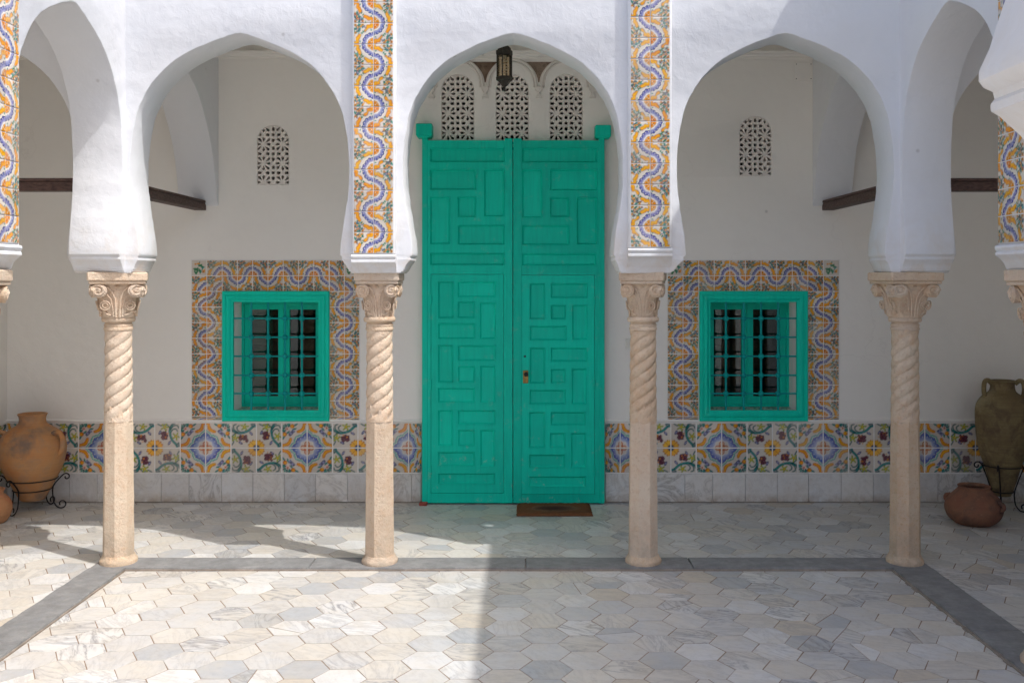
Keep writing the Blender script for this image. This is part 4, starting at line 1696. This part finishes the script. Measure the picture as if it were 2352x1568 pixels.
for s in (0, 1):
    x0, x1 = LEAF[s]
    ztop = p3(0, 712)[1]
    up = [rect3(a) for a in UPPER[s]]
    wk = rect7(WICK[s])
    m = board(x0, x1, 0.012, ztop, YD, YW - 0.012, up, [wk])
    # the meeting stiles stand a little higher and prouder
    st = (p3(640, 0)[0], x1) if s == 0 else (x0, p3(745, 0)[0])
    m.box(st[0] + 0.002, st[1], YD - 0.004, YD + 0.01, 0.012, ztop + 0.014, 0.002)
    pv = (x0, p3(170, 0)[0]) if s == 0 else (p3(1218, 0)[0], x1)
    m.box(pv[0], pv[1], YD - 0.003, YD + 0.03, 0.008, ztop + 0.05, 0.004)
    leaf_o = under_door(m.build('door_leaf', GREEN, None, (0, 0, 0), smooth=False))
    for h in up:
        panel(h, YD, leaf_o)
    g = 0.0022
    low = [rect7(a) for a in LOWER[s]]
    m = board(wk[0] + g, wk[1] - g, wk[2] + g, wk[3] - g, YD + 0.003, YW - 0.02, low)
    wd = under_door(m.build('wicket_door', GREEN, None, (0, 0, 0), smooth=False))
    for h in low:
        panel(h, YD + 0.003, wd, 0.010)
    hx = wk[0] if s == 0 else wk[1]
    for yy in (250, 740, 1235):
        z = p7(0, yy)[1]
        m = MB()
        m.lathe([(-0.035, 0.0055), (0.035, 0.0055)], 10)
        m.build('hinge', GREEN, wd, (hx, YD - 0.003, z))
    if s == 1:
        hx_, hz_ = p7(632, 694)
        m = MB()
        m.box(-0.019, 0.019, -0.006, 0.002, -0.046, 0.046, 0.002)
        m.build('lock_plate', BRASS, wd, (hx_, YD + 0.003, hz_))
        m = MB()
        m.lathe([(0.0, 0.009), (0.018, 0.009), (0.022, 0.015), (0.034, 0.016), (0.040, 0.010)], 16)
        k = m.build('knob', IRON, wd, (hx_ + 0.003, YD - 0.002, hz_ + 0.02))
        k.rotation_euler = (PI / 2, 0, 0)
        kx, kz = p7(628, 577)
        m = MB()
        m.lathe([(0.0, 0.008), (0.003, 0.007)], 12)
        k = m.build('keyhole', IRON, wd, (kx, YD + 0.003, kz))
        k.rotation_euler = (PI / 2, 0, 0)
# pivot blocks at the top
for (a, b) in ((100, 198), (1195, 1290)):
    (xa, za), (xb, zb_) = p3(a, 612 if a == 100 else 622), p3(b, 688 if a == 100 else 692)
    m = MB()
    m.box(xa, xb, YD - 0.035, YW + 0.005, zb_, za, 0.005)
    m.box(xa + 0.008, xb - 0.008, YD - 0.025, YW + 0.004, zb_ - 0.008, zb_ + 0.002, 0.002)
    under_door(m.build('pivot_block', GREEN, None, (0, 0, 0)))
m = MB()
m.box(DOORX0 + 0.004, DOORX1 - 0.004, YW - 0.02, YW + 0.004, 0.0, 0.02)
under_door(m.build('threshold', STAIN, None, (0, 0, 0)))
m = MB()
m.box(-0.028, 0.028, -0.03, 0.03, 0.0, 0.022, 0.004)
tag(m.build('brick_chip', RED, None, (DOORX0 + 0.02, YD - 0.015, 0.0)), 'small red brick piece under the bottom left corner of the green door', 'brick')

# ------------------------------------------------------------------ windows
def window(x0, x1, label, shutter_left):
    w = thing('window', label, 'window', ((x0 + x1) / 2, YW, WZ0), group='grilled windows in tiled surrounds')
    hw, H = (x1 - x0) / 2, WZ1 - WZ0
    # moulded outer frame
    m = MB()
    prof = [(0.0, 0.0), (0.0, -0.024), (0.004, -0.03), (0.022, -0.03), (0.026, -0.025), (0.030, -0.025), (0.034, -0.031), (0.050, -0.034), (0.062, -0.026), (0.066, -0.022), (FRW, -0.02), (FRW, 0.012)]
    rings = [[(-hw + i, y, i), (hw - i, y, i), (hw - i, y, H - i), (-hw + i, y, H - i)] for i, y in prof]
    m.loft(rings, False, False)
    m.build('frame', GREENW, w, smooth=False)
    iw, z0, z1 = hw - FRW, FRW, H - FRW
    # grille bars with bosses; three of four uprights stand off the left as in the photo
    ux = [(-iw) + (2 * iw) * f for f in ((0.205, 0.403, 0.602, 0.800) if shutter_left else (0.185, 0.392, 0.592, 0.790))]
    hz = [z0 + (z1 - z0) * f for f in (0.153, 0.322, 0.498, 0.674, 0.848)]
    for x in ux:
        m = MB()
        m.tube([(x, 0.0, z0 - 0.004), (x, 0.0, z1 + 0.004)], 0.0078, 10)
        m.build('bar', BARM, w)
    for z in hz:
        m = MB()
        m.tube([(-iw - 0.004, 0.002, z), (iw + 0.004, 0.002, z)], 0.0062, 10)
        m.build('bar', BARM, w)
    boss = MB().lathe([(-0.022, 0.008), (-0.016, 0.0165), (-0.006, 0.0205), (0.006, 0.0205), (0.016, 0.0165), (0.022, 0.008)], 8).mesh('boss', 20)
    for x in ux:
        for z in hz:
            link('boss', boss, BARM, w, (x, 0.0, z), (PI / 2, 0, 0))
    # casements set back in the wall
    yb = 0.20
    m = MB()
    for (a, b, c, d) in ((-iw, -iw + 0.02, z0, z1), (iw - 0.02, iw, z0, z1), (-iw + 0.02, iw - 0.02, z1 - 0.02, z1), (-iw + 0.02, iw - 0.02, z0, z0 + 0.02)):
        m.box(a, b, yb - 0.01, yb + 0.05, c, d)
    m.build('inner_frame', GREENW, w, smooth=False)
    for s in (-1, 1):
        a, b = (-iw + 0.021, -0.001) if s < 0 else (0.001, iw - 0.021)
        st = 0.045
        m = board(a, b, z0 + 0.021, z1 - 0.021, yb, yb + 0.035, [], [[a + st, b - st * (0.8 if s < 0 else 1.0), z0 + 0.075, z1 - 0.06]])
        ca = m.build('casement', GREENW, w, smooth=False)
        m = MB()
        m.box(a + st - 0.004, b - st * 0.8 + 0.004, yb + 0.016, yb + 0.02, z0 + 0.072, z1 - 0.057)
        m.build('pane', GLASS, ca, smooth=False)
    # closed inner shutter behind the outer half of the glass
    m = MB()
    a, b = (-iw + 0.05, -0.10) if shutter_left else (iw * -1 + 0.05, -iw + 0.13)
    for k in range(7):
        zz = z0 + 0.06 + k * (z1 - z0 - 0.1) / 7
        m.box(a, b, yb + 0.07, yb + 0.09, zz, zz + (z1 - z0 - 0.1) / 7 - 0.004, 0.003)
    m.build('shutter', SHUT, w)
    # tiled sill inside the reveal
    n = 6
    for k in range(n):
        tw = 2 * iw / n
        me = R.choice(SPRIG)[R.randrange(4)]
        link('sill_tile', me, None, w, (-iw + (k + 0.5) * tw, 0.105, z0 - 0.004), (-PI / 2, 0, 0), (tw * 0.98, 1, 0.175))
    return w


window(WINS[0]['x0'], WINS[0]['x1'], 'green window with teal iron grille, left of the door, a dark shutter behind its glass', True)
window(WINS[1]['x0'], WINS[1]['x1'], 'green window with teal iron grille, right of the door, dark glass reflecting columns', False)

# ------------------------------------------------------------------ lantern
lx, ly = -0.140, 6.35
lan = thing('lantern', 'dark metal hexagonal lantern with clear panes hanging in the middle arch', 'lantern', (lx, ly, 2.82))
hx6 = lambda r, z, rot=0.3: [(r * math.cos(rot + k * PI / 3), r * math.sin(rot + k * PI / 3), z) for k in range(6)]
m = MB()
m.loft([hx6(0.053, 0.232), hx6(0.056, 0.240), hx6(0.056, 0.262), hx6(0.046, 0.264), hx6(0.044, 0.282), hx6(0.022, 0.300), hx6(0.008, 0.304)])
m.build('cap', LANT, lan, smooth=False)
m = MB()
m.loft([hx6(0.008, 0.0), hx6(0.011, 0.018), hx6(0.008, 0.03), hx6(0.020, 0.036), hx6(0.043, 0.066), hx6(0.055, 0.070), hx6(0.056, 0.088), hx6(0.050, 0.094)])
m.build('base_cup', LANT, lan, smooth=False)
for k in range(6):
    x, y, z = hx6(0.049, 0.0)[k]
    m = MB()
    m.box(x - 0.0035, x + 0.0035, y - 0.0035, y + 0.0035, 0.09, 0.236)
    m.build('corner_bar', LANT, lan, smooth=False)
    a, b = hx6(0.047, 0.0)[k], hx6(0.047, 0.0)[(k + 1) % 6]
    m = MB()
    m.add([(a[0], a[1], 0.094), (b[0], b[1], 0.094), (b[0], b[1], 0.232), (a[0], a[1], 0.232),
           (a[0] * .96, a[1] * .96, 0.094), (b[0] * .96, b[1] * .96, 0.094), (b[0] * .96, b[1] * .96, 0.232), (a[0] * .96, a[1] * .96, 0.232)],
          [(0, 1, 2, 3), (7, 6, 5, 4), (0, 4, 5, 1), (2, 6, 7, 3)])
    m.build('pane', LGLASS, lan, smooth=False)
m = MB()
m.tube([(0.02 * math.cos(k * 0.5), 0.02 * math.sin(k * 0.5), 0.12 + 0.09 * k / 60) for k in range(61)], 0.004, 6)
m.lathe([(0.21, 0.012), (0.235, 0.014)], 12)
m.build('bulb', PLAST, lan)
m = MB()
m.tube([(0, 0, 0.30), (0, 0, ZCEIL - 2.82)], 0.004, 6)
m.build('hanging_rod', IRON, lan)

# ------------------------------------------------------------------ pots
def vessel(m, prof, seg=48, wall=0.012, wob=0.0):
    """Hollow thrown pot: outer profile up, inner profile down."""
    pr = spline(prof, 4)
    top = pr[-1]
    inner = [(max(z, pr[0][0] + wall), max(r - wall, 0.004)) for z, r in reversed(pr)][1:]
    m.lathe(pr + [(top[0] + 0.004, top[1] - wall * 0.5)] + inner, seg, wob=wob)
    return m


def scroll(c, r, a0, a1, n=18, shrink_=0.75):
    return [(c[0] + r * (1 - shrink_ * k / n) * math.cos(a0 + (a1 - a0) * k / n), c[1] + r * (1 - shrink_ * k / n) * math.sin(a0 + (a1 - a0) * k / n)) for k in range(n + 1)]


def iron_stand(loc, r_top, z_top, r_low, z_low, angles, label, out=0.07):
    t = thing('plant_stand', label, 'iron stand', loc)
    for (r, z) in ((r_top, z_top), (r_low, z_low)):
        m = MB()
        m.tube([(r * math.cos(2 * PI * k / 40), r * math.sin(2 * PI * k / 40), z) for k in range(41)], 0.0042, 6)
        m.build('hoop', IRON, t)
    for a in angles:
        prof = list(reversed(scroll((r_top + out * 0.75, z_top + 0.0), 0.026, PI * 0.75, -PI * 1.15)))
        prof += [(r_top + 0.004, z_top - 0.012), (r_low + 0.006, z_low + 0.01), (r_low + 0.004, z_low - 0.05), (r_low + 0.012, 0.045), (r_low + 0.035, 0.014)]
        prof += scroll((r_low + 0.062, 0.036), 0.030, -PI * 0.6, PI * 1.25, 20, 0.55)
        m = MB()
        m.tube([(r * math.cos(a), r * math.sin(a), z) for r, z in spline(prof, 2)], 0.0048, 6)
        m.build('leg', IRON, t)
    return t


J1 = (-3.425, 6.80)
t1 = iron_stand((J1[0], J1[1], 0.0), 0.162, 0.222, 0.124, 0.150, (math.radians(-105), math.radians(18), math.radians(75), math.radians(185)),
                'black wrought iron stand holding the orange clay amphora at the left')
a1 = thing('amphora', 'big orange clay amphora with two loop handles in an iron stand at the left', 'amphora', (J1[0], J1[1], 0.078))
m = MB()
vessel(m, [(0.0, 0.07), (0.004, 0.082), (0.072, 0.118), (0.142, 0.154), (0.20, 0.183), (0.255, 0.203), (0.33, 0.217), (0.375, 0.218), (0.425, 0.204), (0.465, 0.176), (0.495, 0.136),
           (0.515, 0.104), (0.53, 0.090), (0.555, 0.085), (0.578, 0.089), (0.592, 0.097)], 56, 0.012, 0.006)
m.build('body', CLAY1, a1, ang=60)
for s in (-1, 1):
    m = MB()
    m.tube(spline([(s * 0.165, -0.05, 0.462), (s * 0.205, -0.06, 0.478), (s * 0.232, -0.065, 0.455), (s * 0.240, -0.065, 0.40), (s * 0.228, -0.06, 0.350), (s * 0.205, -0.05, 0.325)], 4), 0.017, 10)
    m.build('handle', CLAY1, a1, ang=70)
p2 = thing('clay_pot', 'small orange clay pot on the floor at the left edge, before the iron stand', 'pot', (-3.50, 6.46, 0.0))
m = MB()
vessel(m, [(0.0, 0.055), (0.01, 0.07), (0.05, 0.093), (0.095, 0.103), (0.14, 0.095), (0.175, 0.070), (0.19, 0.052), (0.205, 0.052), (0.222, 0.060)], 40, 0.009)
m.build('body', CLAY4, p2, ang=60)
for a in (math.radians(-60), math.radians(120)):
    m = MB()
    m.tube(spline([(0.095 * math.cos(a), 0.095 * math.sin(a), 0.135), (0.118 * math.cos(a), 0.118 * math.sin(a), 0.125), (0.120 * math.cos(a), 0.120 * math.sin(a), 0.10), (0.10 * math.cos(a), 0.10 * math.sin(a), 0.08)], 4), 0.008, 8)
    m.build('handle', CLAY4, p2)

J2 = (3.298, 6.78)
iron_stand((J2[0], J2[1], 0.0), 0.128, 0.318, 0.072, 0.140, (math.radians(178), math.radians(-125), math.radians(-20), math.radians(70)),
           'black wrought iron stand holding the tall olive amphora at the right', 0.06)
a2 = thing('amphora', 'tall dark olive amphora with neck handles in an iron stand at the right edge', 'amphora', (J2[0], J2[1], 0.112))
m = MB()
vessel(m, [(0.0, 0.045), (0.004, 0.056), (0.097, 0.088), (0.208, 0.119), (0.283, 0.144), (0.40, 0.167), (0.557, 0.175), (0.63, 0.165), (0.685, 0.128), (0.712, 0.092),
           (0.735, 0.080), (0.77, 0.078), (0.785, 0.086), (0.79, 0.09)], 56, 0.012)
m.build('body', CLAY3, a2, ang=60)
for a in (PI + 0.1, math.radians(-32)):
    ca, sa = math.cos(a), math.sin(a)
    m = MB()
    m.tube([(r * ca, r * sa, z) for r, z in spline([(0.078, 0.772), (0.105, 0.795), (0.128, 0.785), (0.136, 0.745), (0.132, 0.70), (0.115, 0.672)], 4)], 0.016, 10)
    m.build('handle', CLAY3, a2, ang=70)
p3_ = thing('clay_pot', 'round reddish brown clay pot on the floor before the olive amphora', 'pot', (2.945, 6.44, 0.0))
m = MB()
vessel(m, [(0.0, 0.10), (0.006, 0.118), (0.04, 0.158), (0.085, 0.178), (0.125, 0.178), (0.165, 0.160), (0.20, 0.128), (0.222, 0.105), (0.235, 0.098), (0.248, 0.103)], 48, 0.011, 0.008)
m.build('body', CLAY2, p3_, ang=60)
for a in (math.radians(-52), math.radians(128)):
    ca, sa = math.cos(a), math.sin(a)
    m = MB()
    m.tube([(r * ca, r * sa, z) for r, z in spline([(0.165, 0.165), (0.192, 0.155), (0.196, 0.13), (0.172, 0.11)], 4)], 0.013, 10)
    m.build('lug', CLAY2, p3_, ang=70)

# ------------------------------------------------------------------ door mat
mt = thing('door_mat', 'worn brown coir mat lying before the right leaf of the green door', 'door mat', (0.195, 6.79, 0.0))
m = MB()
hw, hd, nx, ny = 0.26, 0.165, 40, 26
vs, fs = [], []
for j in range(ny + 1):
    for i in range(nx + 1):
        e = i in (0, nx) or j in (0, ny)
        x, y = -hw + 2 * hw * i / nx, -hd + 2 * hd * j / ny
        worn = 0.004 * math.exp(-((x / 0.17) ** 2 + (y / 0.08) ** 2))
        vs.append((x + R.uniform(-0.002, 0.002), y + R.uniform(-0.002, 0.002), 0.003 if e else 0.02 - worn + R.uniform(-0.002, 0.0025)))
for j in range(ny):
    for i in range(nx):
        a = j * (nx + 1) + i
        fs.append((a, a + 1, a + nx + 2, a + nx + 1))
m.add(vs, fs)
t = NT('worn coir')
oc = t.n('TexCoord').outputs['Object']
mp = t.n('Mapping')
mp.inputs['Scale'].default_value = (5.4, 10.5, 0)
t.L(oc, mp.inputs['Vector'])
ln = t.n('VectorMath', operation='LENGTH')
t.L(mp.outputs[0], ln.inputs[0])
wn_ = t.math('ADD', ln.outputs['Value'], t.math('MULTIPLY', t.math('SUBTRACT', t.noise(9, 5, 0.7), 0.5), 0.9))
c = t.ramp(wn_, [(0.0, (0.06, 0.03, 0.025)), (0.55, (0.10, 0.05, 0.035)), (0.92, (0.24, 0.13, 0.075)), (1.0, (0.19, 0.08, 0.035))])
f_ = t.noise(160, 3, 0.7)
c = t.mix(t.math('MULTIPLY', t.ramp(f_, [(0.4, 0.0), (0.7, 1.0)]), 0.5), c, (0.07, 0.03, 0.02))
t.out(c, 0.95, t.bump(f_, 0.8, 0.004), spec=0.1)
m.build('pile', t.m, mt, ang=80)
